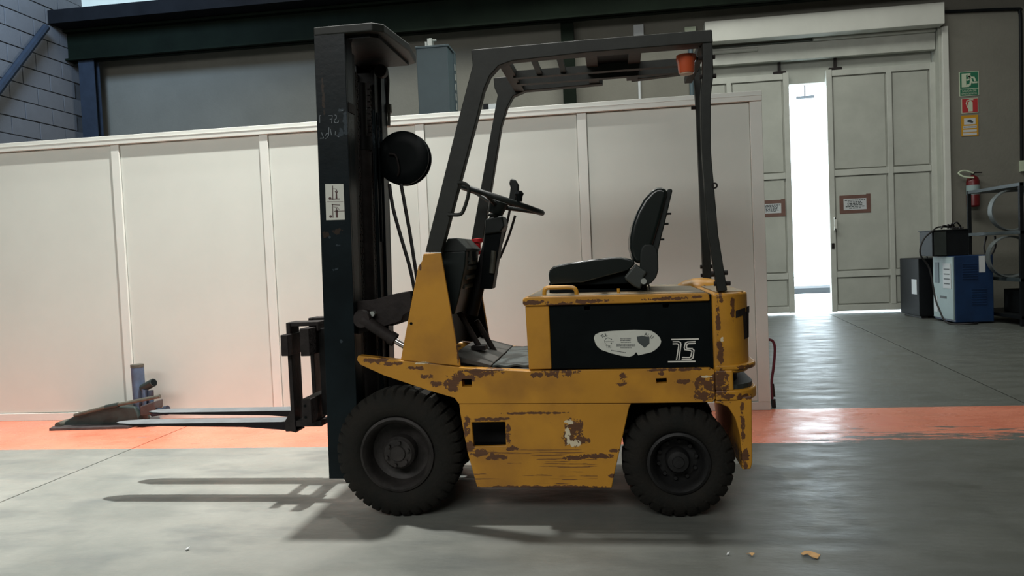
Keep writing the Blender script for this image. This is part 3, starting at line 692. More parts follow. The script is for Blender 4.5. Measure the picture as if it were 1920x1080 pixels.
bm = NB(); p = at(1312, 530, 3.62); lathe(bm, [(.11, -.01), (.10, .012), (.07, .028), (.03, .036), (0, .038)], (p.x, p.y, ztop), 'Z', 20); part_('deck_lump', bm, 'yellow', smooth=True)  # low yellow lump on the far side of the deck
# ---- overhead guard
gl = [(797, 473), (855, 240), (886, 122), (883, 93), (1100, 74), (1335, 55), (1337, 79), (1100, 98), (960, 114), (935, 123), (918, 142), (907, 168), (893, 225), (827, 473)]
part_('guard_side_rail', plate(NB(), xz(gl, YN+.025), YN+.025, YN+.075), 'guard', bevel=.004)
FGY = 3.66
gf = [(883, 453), (933, 178), (927, 165), (925, 146), (1000, 138), (1310, 112), (1310, 134), (1184, 150), (1184, 128), (1130, 133), (1130, 157), (985, 170), (962, 180), (951, 200), (940, 235), (905, 453)]
part_('guard_side_rail', plate(NB(), xz(gf, FGY), FGY, FGY+.05), 'guard', bevel=.004)
rp_ = [(1317, 79), (1336, 78), (1338, 140), (1333, 180), (1333, 280), (1347, 440), (1364, 545), (1346, 548), (1328, 440), (1316, 280), (1314, 180), (1318, 140)]
rpf = [(1299, 118), (1313, 118), (1316, 180), (1318, 250), (1326, 380), (1333, 490), (1334, 524), (1319, 524), (1317, 490), (1311, 340), (1305, 200)]
for ya, yb, pts_, bpx in ((YN+.03, YN+.07, rp_, ((1326, 105), (1328, 141), (1350, 512), (1355, 532))), (FGY+.005, FGY+.045, rpf, ((1307, 142), (1309, 200), (1326, 500), (1327, 516)))):
    rpo = part_('rear_pillar', plate(NB(), xz(pts_, ya), ya, yb), 'guard', bevel=.004)
    for (px, py) in bpx:
        p = at(px, py, ya); bm = NB(); cyl(bm, (p.x-.03, (ya+yb)/2, p.z), (p.x+.032, (ya+yb)/2, p.z), .009, n=8); obj('bolt', bm, 'iron', rpo)
p = at(1340, 348, YN+.03); bm = NB(); tube(bm, [p+Vector((math.cos(t)*.009, 0, math.sin(t)*.009)) for t in [2*PI*i/12 for i in range(12)]], .0035, 6, closed=True); obj('eye_bolt', bm, 'iron', rpo)
def guard_z(px): return at(px, 92-(px-885)*.082+20, YN+.025).z
def crossbar(px0, px1, pyc, th=.022, nm='guard_crossbar', yy=(YN+.07, FGY+.01), lift=0):
    p = at(px0, pyc, YN+.05); q_ = at(px1, pyc, YN+.05); bm = NB(); box(bm, p.x, q_.x, *yy, p.z-th+lift, p.z+lift); return part_(nm, bm, 'guard', bevel=.003)
crossbar(926, 948, 118, .035, lift=.055); crossbar(1095, 1119, 100, lift=.045); crossbar(1180, 1206, 93, lift=.045); crossbar(1312, 1330, 82, .03, lift=.02)
zt = at(1100, 92, YN+.05).z
for (y, pa, pb_) in ((3.08, 940, 1320), (3.37, 940, 1320), (3.50, 940, 1320)):
    bm = NB(); box(bm, X(pa, 105, YN+.03), X(pb_, 90, YN+.03), y-.018, y+.018, zt-.012, zt+.018); part_('guard_slat', bm, 'guard')
bm = NB(); box(bm, X(1098, 100, YN+.03), X(1206, 92, YN+.03), 3.2, 3.52, zt+.018, zt+.026); part_('guard_cover', bm, 'black')
for px in (996, 1046):
    p = at(px, 118, YN+.03); part_('guard_clip', box(NB(), p.x-.012, p.x+.012, 3.10, 3.36, zt-.006, zt+.006), 'black')
# rear lamp under the guard
bm = NB(); p = at(1286, 104, YN+.13); lathe(bm, [(0, .0), (.038, 0), (.039, -.018), (.034, -.028), (.031, -.064), (.029, -.07)], p, 'Z', 28); lp = part_('rear_lamp', bm, 'orange', smooth=True, label='orange plastic lamp hanging under guard')
bm = NB(); lathe(bm, [(.028, -.068), (.026, -.074), (0, -.076)], p, 'Z', 24); obj('lens', bm, 'cream', lp, smooth=True)
bm = NB(); cyl(bm, p+Vector((.04, 0, -.015)), p+Vector((.10, 0, -.015)), .008, n=8); obj('bracket', bm, 'iron', lp)
# ---- seat
SY0, SY1 = 3.15, 3.57
def c5(pts): return [(1000+a/4.5, 330+b/4.5) for a, b in pts]
cush = c5([(128, 835), (136, 795), (165, 765), (240, 745), (480, 708), (640, 690), (740, 688), (815, 700), (852, 718), (858, 745), (800, 800), (640, 840), (420, 900), (145, 916), (132, 875)])
def soft(name, pts, y0, y1, m, bev, parent=T, squeeze=.0, label=None):
    bm = NB(); plate(bm, xz(pts, y0), y0, y1)
    return obj(name, bm, m, parent, bevel=bev, seg=5, label=label)
seat = soft('seat', cush, SY0, SY1, 'vinyl', .022)
back = c5([(860, 735), (836, 690), (814, 610), (814, 520), (836, 410), (876, 300), (934, 195), (996, 125), (1040, 98), (1082, 96), (1134, 112), (1128, 170), (1060, 420), (1000, 620), (930, 740)])
soft('backrest', back, SY0+.01, SY1-.01, 'vinyl', .024)
shell = c5([(1134, 112), (1160, 105), (1176, 120), (1150, 230), (1110, 400), (1080, 520), (1052, 640), (1056, 780), (1000, 800), (960, 700), (1000, 560), (1040, 400), (1100, 200)])
sh = soft('back_shell', shell, SY0+.03, SY1-.03, 'plastic', .008)
for (px, py) in ((1252, 401), (1247, 420), (1239, 449)):
    p = at(px, py, SY0+.1); obj('hook', box(NB(), p.x-.012, p.x+.014, p.y-.01, p.y+.01, p.z-.004, p.z+.004), 'plastic', sh)
base = c5([(145, 916), (420, 900), (640, 838), (800, 800), (870, 800), (880, 965), (170, 965)])
soft('seat_pan', base, SY0+.03, SY1-.03, 'black', .005)
hing = c5([(905, 640), (918, 600), (945, 578), (980, 573), (1015, 583), (1040, 610), (1052, 660), (1056, 790), (1040, 850), (1000, 900), (950, 925), (905, 920), (890, 860), (900, 740)])
hg = soft('hinge_bracket', hing, SY0-.03, SY0-.005, 'plastic', .005)
soft('hinge_bracket', hing, SY1+.005, SY1+.03, 'plastic', .005)
soft('recliner_cover', c5([(862, 740), (965, 810), (935, 850), (905, 960), (845, 930), (768, 868), (775, 845)]), SY0-.045, SY0-.015, 'greyplastic', .008)
bm = NB(); p = at(1000+931/4.5, 330+888/4.5, SY0-.05); cyl(bm, (p.x, SY0-.055, p.z), (p.x, SY0-.04, p.z), .012, n=14); part_('recliner_bolt', bm, 'galv')
for dy in (.03, .33):
    bm = NB(); p = at(1030, 547, SY0+dy); q_ = at(1213, 547, SY0+dy); box(bm, p.x, q_.x, SY0+dy, SY0+dy+.05, hz_-.0, hz_+.035); part_('seat_slide', bm, 'black', bevel=.003)
bm = NB(); p = at(1205, 540, SY0-.01); tube(bm, smoothpath([p, p+Vector((.02, 0, .02)), p+Vector((.03, 0, -.01))]), .003, 6); part_('seat_wire', bm, 'hose')

# ---- wheels
def wheel(cpx, cpy, R, rr, w, rimr, hubr, nuts, nn, nutR, mrim, lug, name_rim='rim', ynear=None, hubd=.0):
    c = at(cpx, cpy, YN); cx, cz = c.x, R; y0 = ynear
    bm = NB(); n = lug*6
    prof = [(rr, .02), (rr+.012, .004), (rr+(R-rr)*.35, -.004), (rr+(R-rr)*.62, .0), (R-.026, .010), (R-.006, .022), (R, .036), (R, w-.036), (R-.006, w-.022), (R-.026, w-.010), (rr+(R-rr)*.5, w), (rr, w-.02)]
    def fn(i, j, r):
        k = i % 6
        if j in (4, 5, 6, 7, 8, 9) and k == 0: return r-(.014 if j in (5, 6, 7, 8) else .006)
        return r
    lathe(bm, prof, (cx, y0, cz), 'Y', n, fn)
    # flat ends of the lathe are the rim hole: remove the end caps
    caps = [f for f in bm.faces if len(f.verts) > 8]; bmesh.ops.delete(bm, geom=caps, context='FACES_ONLY')
    tr = part_('tyre', bm, 'rubber', smooth=True)
    bm = NB(); d0 = .03
    lathe(bm, [(rr+.004, .012), (rr+.004, .002), (rr-.006, -.002), (rr-.014, .006), (rr-.022, .02), (rr-.03, .07), (hubr+.03, .085), (0, .085)], (cx, y0, cz), 'Y', 48, caps=False)
    bm2 = bm; obj(name_rim, bm2, mrim, tr, smooth=True)
    bm = NB(); lathe(bm, [(0, hubd), (hubr*.45, hubd), (hubr*.5, hubd+.006), (hubr*.85, hubd+.008), (hubr, hubd+.02), (hubr, .086)], (cx, y0, cz), 'Y', 32); obj('hub', bm, mrim, tr, smooth=True)
    first = None
    for k in range(nn):
        a = 2*PI*(k+.3)/nn
        bm = NB(); cyl(bm, (cx+math.cos(a)*nutR, y0+nuts, cz+math.sin(a)*nutR), (cx+math.cos(a)*nutR, y0+.086, cz+math.sin(a)*nutR), .0075, n=6); obj('wheel_nut', bm, mrim, tr)
    return tr
wf = wheel(744, 849, .265, .150, .17, .15, .068, .005, 6, .047, 'rim', 36, ynear=YN-.005, hubd=.012)
for o in list(wf.children):
    if o.name.startswith('wheel_nut'): o.location += Vector((0, .0, 0))
wr = wheel(1273, 876, .219, .118, .15, .12, .048, .062, 10, .075, 'rimr', 26, ynear=YN+.0, hubd=.02)
def mirrored(src, pivot_y):
    """the same wheel on the far side, turned round so its face looks outward"""
    c = src.copy(); COL.objects.link(c); c.parent = T; c.rotation_euler = (0, 0, PI)
    for ch_ in src.children:
        d_ = ch_.copy(); COL.objects.link(d_); d_.parent = c
    return c
for w_, px, py in ((wf, 744, 849), (wr, 1273, 876)):
    c = mirrored(w_, YC); xw = at(px, py, YN).x-T.location.x; c.location = (2*xw, 0, 0)

# ---- mast
MY0, MY1 = 3.03, 3.595
def mx(z_, front=True):   # mast leans back slightly: x of front / rear edge of the outer rail at height z
    a, b_ = (at(588, 60, MY0), at(617, 898, MY0)) if front else (at(657, 120, MY0), at(663, 760, MY0))
    t = (z_-b_.z)/(a.z-b_.z); return b_.x+(a.x-b_.x)*t
zb = at(617, 898, MY0).z; zt_ = at(588, 62, MY0).z
def vbar(name, xa, xb, y0, y1, z0, z1, m, rel='f', parent=T, bevel=.002):
    """upright bar parallel to the leaning mast; xa, xb measured back from its front edge"""
    bm = NB(); vs = []
    for z_ in (z0, z1):
        x = mx(z_)
        for (dx, y) in ((xa, y0), (xb, y0), (xb, y1), (xa, y1)): vs.append(bm.verts.new((x+dx, y, z_)))
    bm.faces.new(vs[0:4]); bm.faces.new(vs[4:8][::-1])
    for i in range(4): bm.faces.new([vs[i], vs[(i+1) % 4], vs[4+(i+1) % 4], vs[4+i]])
    return obj(name, bm, m, parent, bevel=bevel)
wr_ = mx(1, False)-mx(1)
for near in (True, False):
    y0, y1 = (MY0, MY0+.016) if near else (MY1-.016, MY1)
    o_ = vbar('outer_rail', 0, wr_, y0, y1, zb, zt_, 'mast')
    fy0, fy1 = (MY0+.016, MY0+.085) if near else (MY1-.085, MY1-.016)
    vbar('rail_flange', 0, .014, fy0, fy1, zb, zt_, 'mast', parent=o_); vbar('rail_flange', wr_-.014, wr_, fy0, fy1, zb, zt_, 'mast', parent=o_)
    iy0, iy1 = (MY0+.088, MY0+.104) if near else (MY1-.104, MY1-.088)
    i_ = vbar('inner_rail', .01, wr_-.012, iy0, iy1, zb+.06, zt_-.06, 'iron2')
    gy0, gy1 = (MY0+.104, MY0+.150) if near else (MY1-.150, MY1-.104)
    vbar('rail_flange', .01, .022, gy0, gy1, zb+.06, zt_-.06, 'iron2', parent=i_); vbar('rail_flange', wr_-.026, wr_-.012, gy0, gy1, zb+.06, zt_-.06, 'iron2', parent=i_)
# cylinders, chains, cross ties
def mrod(name, dx, y, r, z0, z1, m): return part_(name, cyl(NB(), (mx(z0)+dx, y, z0), (mx(z1)+dx, y, z1), r, n=20), m, smooth=True)
mrod('lift_cylinder', wr_-.035, 3.325, .036, zb+.1, 1.58, 'iron'); mrod('cylinder_gland', wr_-.035, 3.325, .040, 1.56, 1.62, 'iron2'); mrod('lift_ram', wr_-.035, 3.325, .022, 1.62, 1.86, 'iron2')
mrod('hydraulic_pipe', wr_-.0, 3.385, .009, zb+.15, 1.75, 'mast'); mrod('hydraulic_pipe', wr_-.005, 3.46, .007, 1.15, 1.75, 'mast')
mrod('guide_rod', wr_-.02, 3.19, .007, 1.35, 1.8, 'rimr')
for yc_ in (3.23, 3.42):
    bm = NB(); z = .62
    while z < 1.86:
        x = mx(z)+wr_-.03
        for k in (-1, 1): box(bm, x-.008, x+.008, yc_+k*.014-.003, yc_+k*.014+.003, z, z+.022)
        box(bm, x-.004, x+.004, yc_-.014, yc_+.014, z+.006, z+.014); box(bm, x-.009, x+.007, yc_-.006, yc_+.006, z+.014, z+.036); z += .028
    o_ = part_('lift_chain', bm, 'iron'); o_['kind'] = 'stuff'
for (z0, z1, nm) in ((1.70, 1.75, 'mast_crossbar'), (1.10, 1.14, 'mast_crossbar'), (.30, .40, 'mast_crossbar'), (zb, zb+.05, 'mast_crossbar')):
    vbar(nm, .02, .05, MY0+.06, MY1-.06, z0, z1, 'iron2')
vbar('rail_stop', wr_-.03, wr_+.004, MY0+.016, MY0+.09, 1.68, 1.72, 'iron')
# rear head plate with chamfered corners
pz = 2.03
tp = [fl(590, 47, pz), fl(700, 40, pz), fl(722, 46, pz), fl(776, 104, pz), fl(772, 112, pz)]
bm = NB(); outl = [(mx(pz)+.0, MY0-.004), (tp[1].x-.01, MY0-.004), (tp[1].x+.03, MY0+.03), (tp[1].x+.055, 3.36), (tp[1].x+.03, MY1-.02), (tp[1].x-.01, MY1+.004), (mx(pz), MY1+.004)]
plate(bm, outl, pz-.035, pz, axis='Z'); hp = part_('head_plate', bm, 'guard', bevel=.006)
bm = NB(); outl2 = [(mx(pz)+.03, MY0+.03), (tp[1].x-.03, MY0+.03), (tp[1].x-.0, MY0+.05), (tp[1].x, MY1-.05), (mx(pz)+.03, MY1-.05)]
plate(bm, outl2, pz-.05, pz-.034, axis='Z'); obj('head_gusset', bm, 'iron2', hp)
# chain sheave hanging at the head, hose drop with fitting
bm = NB(); p = at(716, 135, 3.45); cyl(bm, (p.x, 3.42, p.z), (p.x, 3.46, p.z), .030, n=20); part_('chain_sheave', bm, 'iron2', bevel=.004)
hy = 3.60
bm = NB(); tube(bm, smoothpath([at(722, 120, hy), at(727, 150, hy), at(726, 190, hy), at(728, 205, hy)]), .009, 8); part_('hose', bm, 'hose', smooth=True)
bm = NB(); a = at(728, 196, hy); b_ = at(729, 212, hy); cyl(bm, a, b_, .016, n=8); cyl(bm, b_, at(729, 236, hy), .008, n=8); part_('hose_fitting', bm, 'rustrod')
# hose reel
ry = 3.50; c_ = at(765, 297, ry)
Rr = (at(800, 297, ry).x-at(730, 297, ry).x)*.5
Rr = abs(at(762, 247, ry).z-at(762, 348, ry).z)/2
bm = NB(); lathe(bm, [(0, .0), (Rr*.55, -.008), (Rr*.9, -.004), (Rr, .004), (Rr, .012), (Rr*.90, .02), (Rr*.90, .05), (Rr, .056), (Rr, .066), (0, .066)], (c_.x-.02, ry-.03, c_.z), 'Y', 48)
hrl = part_('hose_reel', bm, 'black', smooth=True)
bm = NB(); a = at(735, 291, ry); b_ = at(750, 332, ry); tube(bm, smoothpath([a+Vector((0, -.05, 0)), at(742, 292, ry-.05), at(748, 318, ry-.05), b_+Vector((0, -.04, 0))]), .005, 8); obj('hose_guide', bm, 'iron', hrl, smooth=True)
obj('reel_bracket', box(NB(), mx(1.5)+wr_-.02, c_.x-.01, ry+.045, ry+.06, c_.z-.04, c_.z+.04), 'iron', hrl)
for pts in ([(730, 345), (737, 390), (752, 445), (768, 500), (778, 548)], [(752, 345), (760, 390), (769, 440), (776, 485), (783, 530)]):
    bm = NB(); tube(bm, smoothpath([at(a_, b_, 3.42) for a_, b_ in pts]), .0085, 8); part_('hydraulic_hose', bm, 'hose', smooth=True)
# mast support bracket and tilt cylinder
bk = [(641, 560), (655, 566), (700, 562), (735, 552), (770, 545), (772, 582), (756, 592), (752, 603), (700, 618), (668, 628), (641, 620)]
bm = NB(); plate(bm, xz(bk, MY0+.05), MY0+.05, MY0+.075); part_('mast_bracket', bm, 'iron', bevel=.004)
bm = NB(); plate(bm, xz([(735, 552), (775, 545), (772, 580), (735, 600)], MY1-.1), MY1-.1, MY1-.075); part_('mast_bracket', bm, 'iron', bevel=.004)
bm = NB(); box(bm, at(668, 570, 3.1).x, at(735, 570, 3.1).x, MY0+.075, MY1-.08, at(700, 612, 3.1).z, at(700, 575, 3.1).z); part_('bracket_tie', bm, 'iron2')
ty_ = MY0+.02
a = at(680, 598, ty_); b_ = at(737, 636, ty_); c_ = at(780, 662, ty_)
bm = NB(); lathe(bm, [(0, -.02), (.035, -.02), (.04, -.01), (.04, .03), (0, .03)], (a.x, ty_, a.z), 'Y', 24); part_('pivot_boss', bm, 'iron', smooth=True)
bm = NB(); cyl(bm, a, b_, .026, .024, n=18); part_('tilt_cylinder', bm, 'iron', smooth=True)
bm = NB(); cyl(bm, at(731, 632, ty_), at(741, 638, ty_), .029, n=18); part_('cylinder_collar', bm, 'iron', smooth=True)
bm = NB(); cyl(bm, b_, c_, .013, n=16); part_('tilt_rod', bm, 'chrome', smooth=True, label='shiny chrome tilt rod')
bm = NB(); p = at(700, 588, ty_+.02); cyl(bm, (p.x, ty_+.0, p.z), (p.x, ty_+.06, p.z), .012, n=6); part_('bracket_bolt', bm, 'galv')
# warning sticker and chalk on the near rail
RY = MY0-.001
stk = [(610, 345), (644, 345), (647, 412), (612, 413)]
bm = NB(); plate(bm, xz(stk, MY0), RY-.001, RY+.0005); sk = part_('warning_sticker', bm, 'sticker', label='white sticker with two small forklift pictograms')
bm = NB(); yk2 = RY-.002
def k(x, y): return (600+x/10.8, 330+y/10.8)
def disc(bm, cx, cy, r): plate(bm, xz([(cx+r*math.cos(2*PI*i/14), cy+r*math.sin(2*PI*i/14)) for i in range(14)], MY0), yk2, yk2+.001)
def rb(bm, pts, w): ribbon(bm, xz(pts, MY0), w, yk2, yk2+.001)
disc(bm, *k(208, 455), 2.6); rb(bm, [k(258, 205), k(262, 475)], .0034); rb(bm, [k(240, 468), k(400, 464)], .0034); rb(bm, [k(265, 262), k(320, 262), k(335, 285)], .0018)
disc(bm, *k(338, 290), 1.1); plate(bm, xz([k(300, 308), k(372, 316), k(348, 345), k(355, 455), k(322, 455), k(325, 345)], MY0), yk2, yk2+.001)
disc(bm, *k(220, 820), 2.6); rb(bm, [k(258, 575), k(268, 840)], .003); rb(bm, [k(245, 578), k(405, 590)], .0028); disc(bm, *k(340, 668), 1.2); plate(bm, xz([k(318, 690), k(360, 690), k(366, 845), k(328, 845)], MY0), yk2, yk2+.001)
rb(bm, [k(290, 716), k(500, 708)], .0024); rb(bm, [k(150, 525), k(470, 522)], .0016); rb(bm, [k(280, 625), k(360, 635), k(390, 680)], .0014)
obj('pictogram', bm, 'brownink', sk)
bm = NB()
def c9(x, y): return (580+x/10.8, 180+y/10.8)
for st_ in ([c9(235, 395), c9(215, 395), c9(215, 545)], [c9(395, 400), c9(468, 398), c9(455, 545)], [c9(420, 470), c9(462, 465)], [c9(520, 385), c9(552, 400), c9(548, 460), c9(520, 475)], [c9(520, 500), c9(510, 530), c9(545, 548), c9(590, 530), c9(590, 500)],
           [c9(250, 740), c9(292, 855), c9(220, 858)], [c9(330, 800), c9(345, 765), c9(385, 760), c9(395, 800), c9(360, 845), c9(330, 865)], [c9(400, 640), c9(395, 780)], [c9(430, 670), c9(450, 790)], [c9(530, 720), c9(525, 790)], [c9(560, 810), c9(600, 830)], [c9(620, 285), c9(680, 295)]):
    ribbon(bm, xz(st_, MY0), .0022, RY-.0005, RY+.0005)
part_('chalk_writing', bm, 'chalk', label='faint chalk scribble')
# ---- carriage
Yb0 = 3.13; Yb1 = 3.60
def hbar(name, pa, pb_, ytop, ybot, Yn, Y1, m='iron'):
    a_ = at(pa, (ytop+ybot)/2, Yn); b2_ = at(pb_, (ytop+ybot)/2, Yn); zt2 = at((pa+pb_)/2, ytop, Yn).z; zb2 = at((pa+pb_)/2, ybot, Yn).z
    bm = NB(); box(bm, a_.x, b2_.x, Yn, Y1, zb2, zt2); return part_(name, bm, m, bevel=.004), (a_.x, b2_.x, zb2, zt2)
ub, ubd = hbar('carriage_upper_bar', 562, 580, 616, 668, Yb0, Yb1); lb, lbd = hbar('carriage_lower_bar', 566, 584, 748, 795, Yb0, Yb1)
hbar('load_stop_bar', 526, 540, 628, 668, Yb0+.03, Yb1-.05)
for z_ in (lbd[3]-.03, lbd[2]+.03):
    bm = NB(); cyl(bm, ((lbd[0]+lbd[1])/2-.006, Yb0-.003, z_), ((lbd[0]+lbd[1])/2-.006, Yb0+.01, z_), .006, n=8); obj('bolt_hole', bm, 'black', lb)
for y in (Yb0+.10, Yb1-.12):
    bm = NB(); box(bm, ubd[1], ubd[1]+.10, y, y+.022, lbd[2]+.02, ubd[3]-.01); part_('carriage_plate', bm, 'iron2', bevel=.004)
fz_ = .355                                      # fork top
tipx = -2.345
for fy in (3.255, 3.505):
    hx = at(536, 770, fy).x; sx1 = at(566, 700, 3.305).x; sx0 = sx1-.020
    bm = NB(); n = 12; hw = .05
    # blade, thinning to the tip
    st = [(tipx, .004, .012), (tipx+.03, .007, .032), (tipx+.09, .009, .048), (tipx+.30, .014, hw), (tipx+.65, .022, hw), (sx0-.03, .038, hw), (sx1, .05, hw)]
    rings = []
    for (x, th, w_) in st: rings.append([bm.verts.new((x, fy-w_, fz_)), bm.verts.new((x, fy+w_, fz_)), bm.verts.new((x, fy+w_*.96, fz_-th)), bm.verts.new((x, fy-w_*.96, fz_-th))])
    for i in range(len(rings)-1):
        A_, B_ = rings[i], rings[i+1]
        for k_ in range(4): bm.faces.new([A_[k_], A_[(k_+1) % 4], B_[(k_+1) % 4], B_[k_]]).material_index = 0 if k_ == 0 else 1
    bm.faces.new(rings[0]).material_index = 1; bm.faces.new(rings[-1][::-1]).material_index = 1
    fk = obj('fork', bm, ['fork', 'forkside'], T)
    bm = NB(); zt3 = ubd[3]+.022
    plate(bm, [(sx0-.03, fz_+.001), (sx0, fz_+.05), (sx0, zt3), (sx1, zt3), (sx1, fz_-.045), (sx0-.03, fz_-.045)], fy-.05, fy+.05); obj('fork_shank', bm, 'iron', fk, bevel=.004)
    bm = NB(); box(bm, sx1, ubd[1]+.012, fy-.045, fy+.045, ubd[3]+.003, ubd[3]+.022); box(bm, ubd[1]+.001, ubd[1]+.012, fy-.045, fy+.045, ubd[3]-.02, ubd[3]+.01); obj('fork_hook', bm, 'iron', fk, bevel=.003)
    bm = NB(); box(bm, sx1, lbd[1]+.01, fy-.045, fy+.045, lbd[2]-.03, lbd[2]-.003); obj('lower_hook', bm, 'iron', fk, bevel=.003)

# ================================================================== FLOOR JACK left of the forks
JY = 4.72
a = fl(92, 808); b_ = fl(240, 803)
J = thing('floor_jack', 'old hydraulic toe jack with upright blue cylinder lying at the partition foot', 'jack', ((a.x+b_.x)/2, JY, 0))
pts = [(p.x, p.y) for p in (fl(92, 808), fl(240, 804), fl(262, 797), fl(300, 790), fl(300, 783), fl(120, 793))]
bm = NB(); plate(bm, pts, 0, .018, axis='Z'); obj('base_plate', bm, 'jackp', J, bevel=.003)
JX = lambda px, py, Y=JY+.03: at(px, py, Y)
bm = NB(); plate(bm, xz([(112, 800), (122, 790), (140, 779), (200, 762), (252, 763), (258, 775), (262, 792), (240, 798)], JY+.03), JY+.03, JY+.16); obj('body', bm, 'jackg', J, bevel=.012, seg=3)
bm = NB(); p = at(110, 797, JY); cyl(bm, (p.x, JY-.01, p.z), (p.x, JY+.14, p.z), .022, n=16); obj('roller', bm, 'rustrod', J, smooth=True)
bm = NB(); tube(bm, [at(140, 779, JY), at(200, 763, JY), at(300, 743, JY)], .0125, 12); tb = obj('handle_tube', bm, 'rustrod', J, smooth=True)
bm = NB(); cyl(bm, at(198, 764, JY), at(222, 759, JY), .017, n=12); obj('sleeve', bm, 'jackg', tb, smooth=True)
bm = NB(); cyl(bm, at(264, 776, JY+.10), at(257, 684, JY+.10), .042, n=28); obj('cylinder', bm, 'jackb', J, smooth=True)
bm = NB(); cyl(bm, at(257.3, 688, JY+.10), at(257, 683, JY+.10), .0435, n=28); obj('cylinder_cap', bm, 'rustrod', J, smooth=True)
bm = NB(); cyl(bm, at(262, 792, JY+.10), at(264, 768, JY+.10), .055, .045, n=24); obj('cylinder_foot', bm, 'jackp', J, smooth=True)
bm = NB(); cyl(bm, at(268, 728, JY+.08), at(288, 717, JY+.05), .028, n=18); obj('pump_socket', bm, 'jackg', J, smooth=True)
bm = NB(); cyl(bm, at(286.5, 718, JY+.053), at(288.5, 716.5, JY+.049), .022, n=18); obj('socket_bore', bm, 'black', J)
bm = NB(); cyl(bm, at(273, 770, JY+.06), at(272, 730, JY+.06), .022, n=16); cyl(bm, at(284, 768, JY+.06), at(283, 732, JY+.06), .018, n=16); obj('pump', bm, 'jackb', J, smooth=True)
bm = NB(); plate(bm, xz([(262, 762), (290, 752), (290, 768), (280, 778), (262, 780)], JY+.02), JY+.02, JY+.12); obj('pump_block', bm, 'jackp', J, bevel=.008)
bm = NB(); cyl(bm, at(285, 774, JY+.06), at(312, 770, JY+.06), .026, n=14); cyl(bm, at(309, 770, JY+.06), at(315, 769, JY+.06), .032, n=14); obj('release_valve', bm, 'bluecol', J, smooth=True)
bm = NB(); p = fl(268, 800); cyl(bm, (p.x-.03, p.y, .028), (p.x+.03, p.y, .028), .028, n=16); obj('castor', bm, 'hose', J, smooth=True)
# small bolt lying on the bottom rail of the partition
p = at(313, 754, 4.9)

# ================================================================== TALL CABINET behind the partition
CY = 9.0
x0, x1, zt4 = at(780, 92, CY).x, at(839, 90, CY).x, at(800, 90, CY).z
tc = thing('tall_cabinet', 'tall narrow blue-grey steel cabinet rising behind the white partition', 'cabinet', ((x0+x1)/2, CY+.2, 0))
obj('body', box(NB(), x0, x1, CY, CY+.36, 0, zt4), 'duct', tc, bevel=.006)
obj('cap', box(NB(), x0-.01, x1+.015, CY-.01, CY+.42, zt4, zt4+.025), 'duct', tc, bevel=.004)
obj('side_flange', box(NB(), x1, x1+.012, CY+.30, CY+.42, 0, zt4), 'duct', tc)
for i in range(7): obj('hinge', box(NB(), x1+.012, x1+.022, CY+.30, CY+.33, zt4-.22-i*.12, zt4-.14-i*.12), 'galv', tc)
p = at(806, 80, CY+.1); bm = NB(); box(bm, p.x-.06, p.x-.03, CY+.08, CY+.16, zt4+.025, zt4+.10); box(bm, p.x-.025, p.x+.035, CY+.06, CY+.16, zt4+.025, zt4+.13); box(bm, p.x+.03, p.x+.08, CY+.1, CY+.12, zt4+.105, zt4+.125)
obj('hoist_bracket', bm, 'galv', tc, bevel=.004)
# small wall fittings
def wallbox(nm, label, cat, x0, y0, x1, y1, m, d=.08, Y=WY):
    a = at(x0, y1, Y); b = at(x1, y0, Y); o = obj(nm, box(NB(), a.x, b.x, Y-d, Y, a.z, b.z), m, bevel=.004); return tag(o, label, cat)
wallbox('junction_box', 'pale square box high on the wall above the guard roof, left of the lamp', 'box', 1188, 48, 1206, 70, 'paper')
wallbox('wall_lamp', 'small cream box lamp hanging high on wall right of the pale box', 'lamp', 1283, 52, 1304, 62, 'signpale')
wallbox('meter_box', 'small pale box on the wall, just over the partition top', 'box', 918, 196, 934, 212, 'paper')
wallbox('switch_box', 'small black box on the wall beside the small pale box', 'box', 908, 196, 917, 212, 'darkm')
a = at(1198, 130, WY-.02); bm = NB(); cyl(bm, (a.x, WY-.022, 1.6), (a.x, WY-.022, at(1198, 76, WY).z), .022, n=10); tag(obj('conduit', bm, 'paper', smooth=True), 'white vertical conduit on the wall under the pale box', 'pipe')
a = at(1297, 170, WY-.02); bm = NB(); cyl(bm, (a.x, WY-.04, 0), (a.x, WY-.04, hz0), .035, n=10); tag(obj('downpipe', bm, 'duct', smooth=True), 'grey vertical pipe on the wall left of the door opening', 'pipe')
# dark pipe around the right wall field
pp = [at(1745, 23, WY-.03), at(1800, 21, WY-.03), at(1905, 17, WY-.03), at(1912, 22, WY-.03), at(1914, 60, WY-.03), at(1916, 300, WY-.03)]
bm = NB(); tube(bm, smoothpath(pp, 4), .022, 8); tag(obj('wall_pipe', bm, 'darkm', smooth=True), 'dark pipe running over the signs and down the wall at right', 'pipe')

# ================================================================== SIGNS
SYy = WY-.008
def sgn(nm, label, x0, y0, x1, y1, m, cat='sign'):
    a = at(x0, y1, SYy); b = at(x1, y0, SYy); th = thing(nm, label, cat, ((a.x+b.x)/2, SYy, a.z)); obj('board', box(NB(), a.x, b.x, SYy, WY-.001, a.z, b.z), m, th); return th, a, b
def inb(th, a, b, u0, v0, u1, v1, m, nm='field', d=.002):
    return obj(nm, box(NB(), a.x+(b.x-a.x)*u0, a.x+(b.x-a.x)*u1, SYy-d, SYy, a.z+(b.z-a.z)*v0, a.z+(b.z-a.z)*v1), m, th)
def poly(th, a, b, pts, m, nm='pictogram', d=.004):
    return obj(nm, plate(NB(), [(a.x+(b.x-a.x)*u, a.z+(b.z-a.z)*v) for u, v in pts], SYy-d, SYy-d+.002), m, th)
th, a, b = sgn('exit_sign', 'green and white emergency exit sign, topmost of the three signs', 1799, 133, 1835, 181, 'signpale')
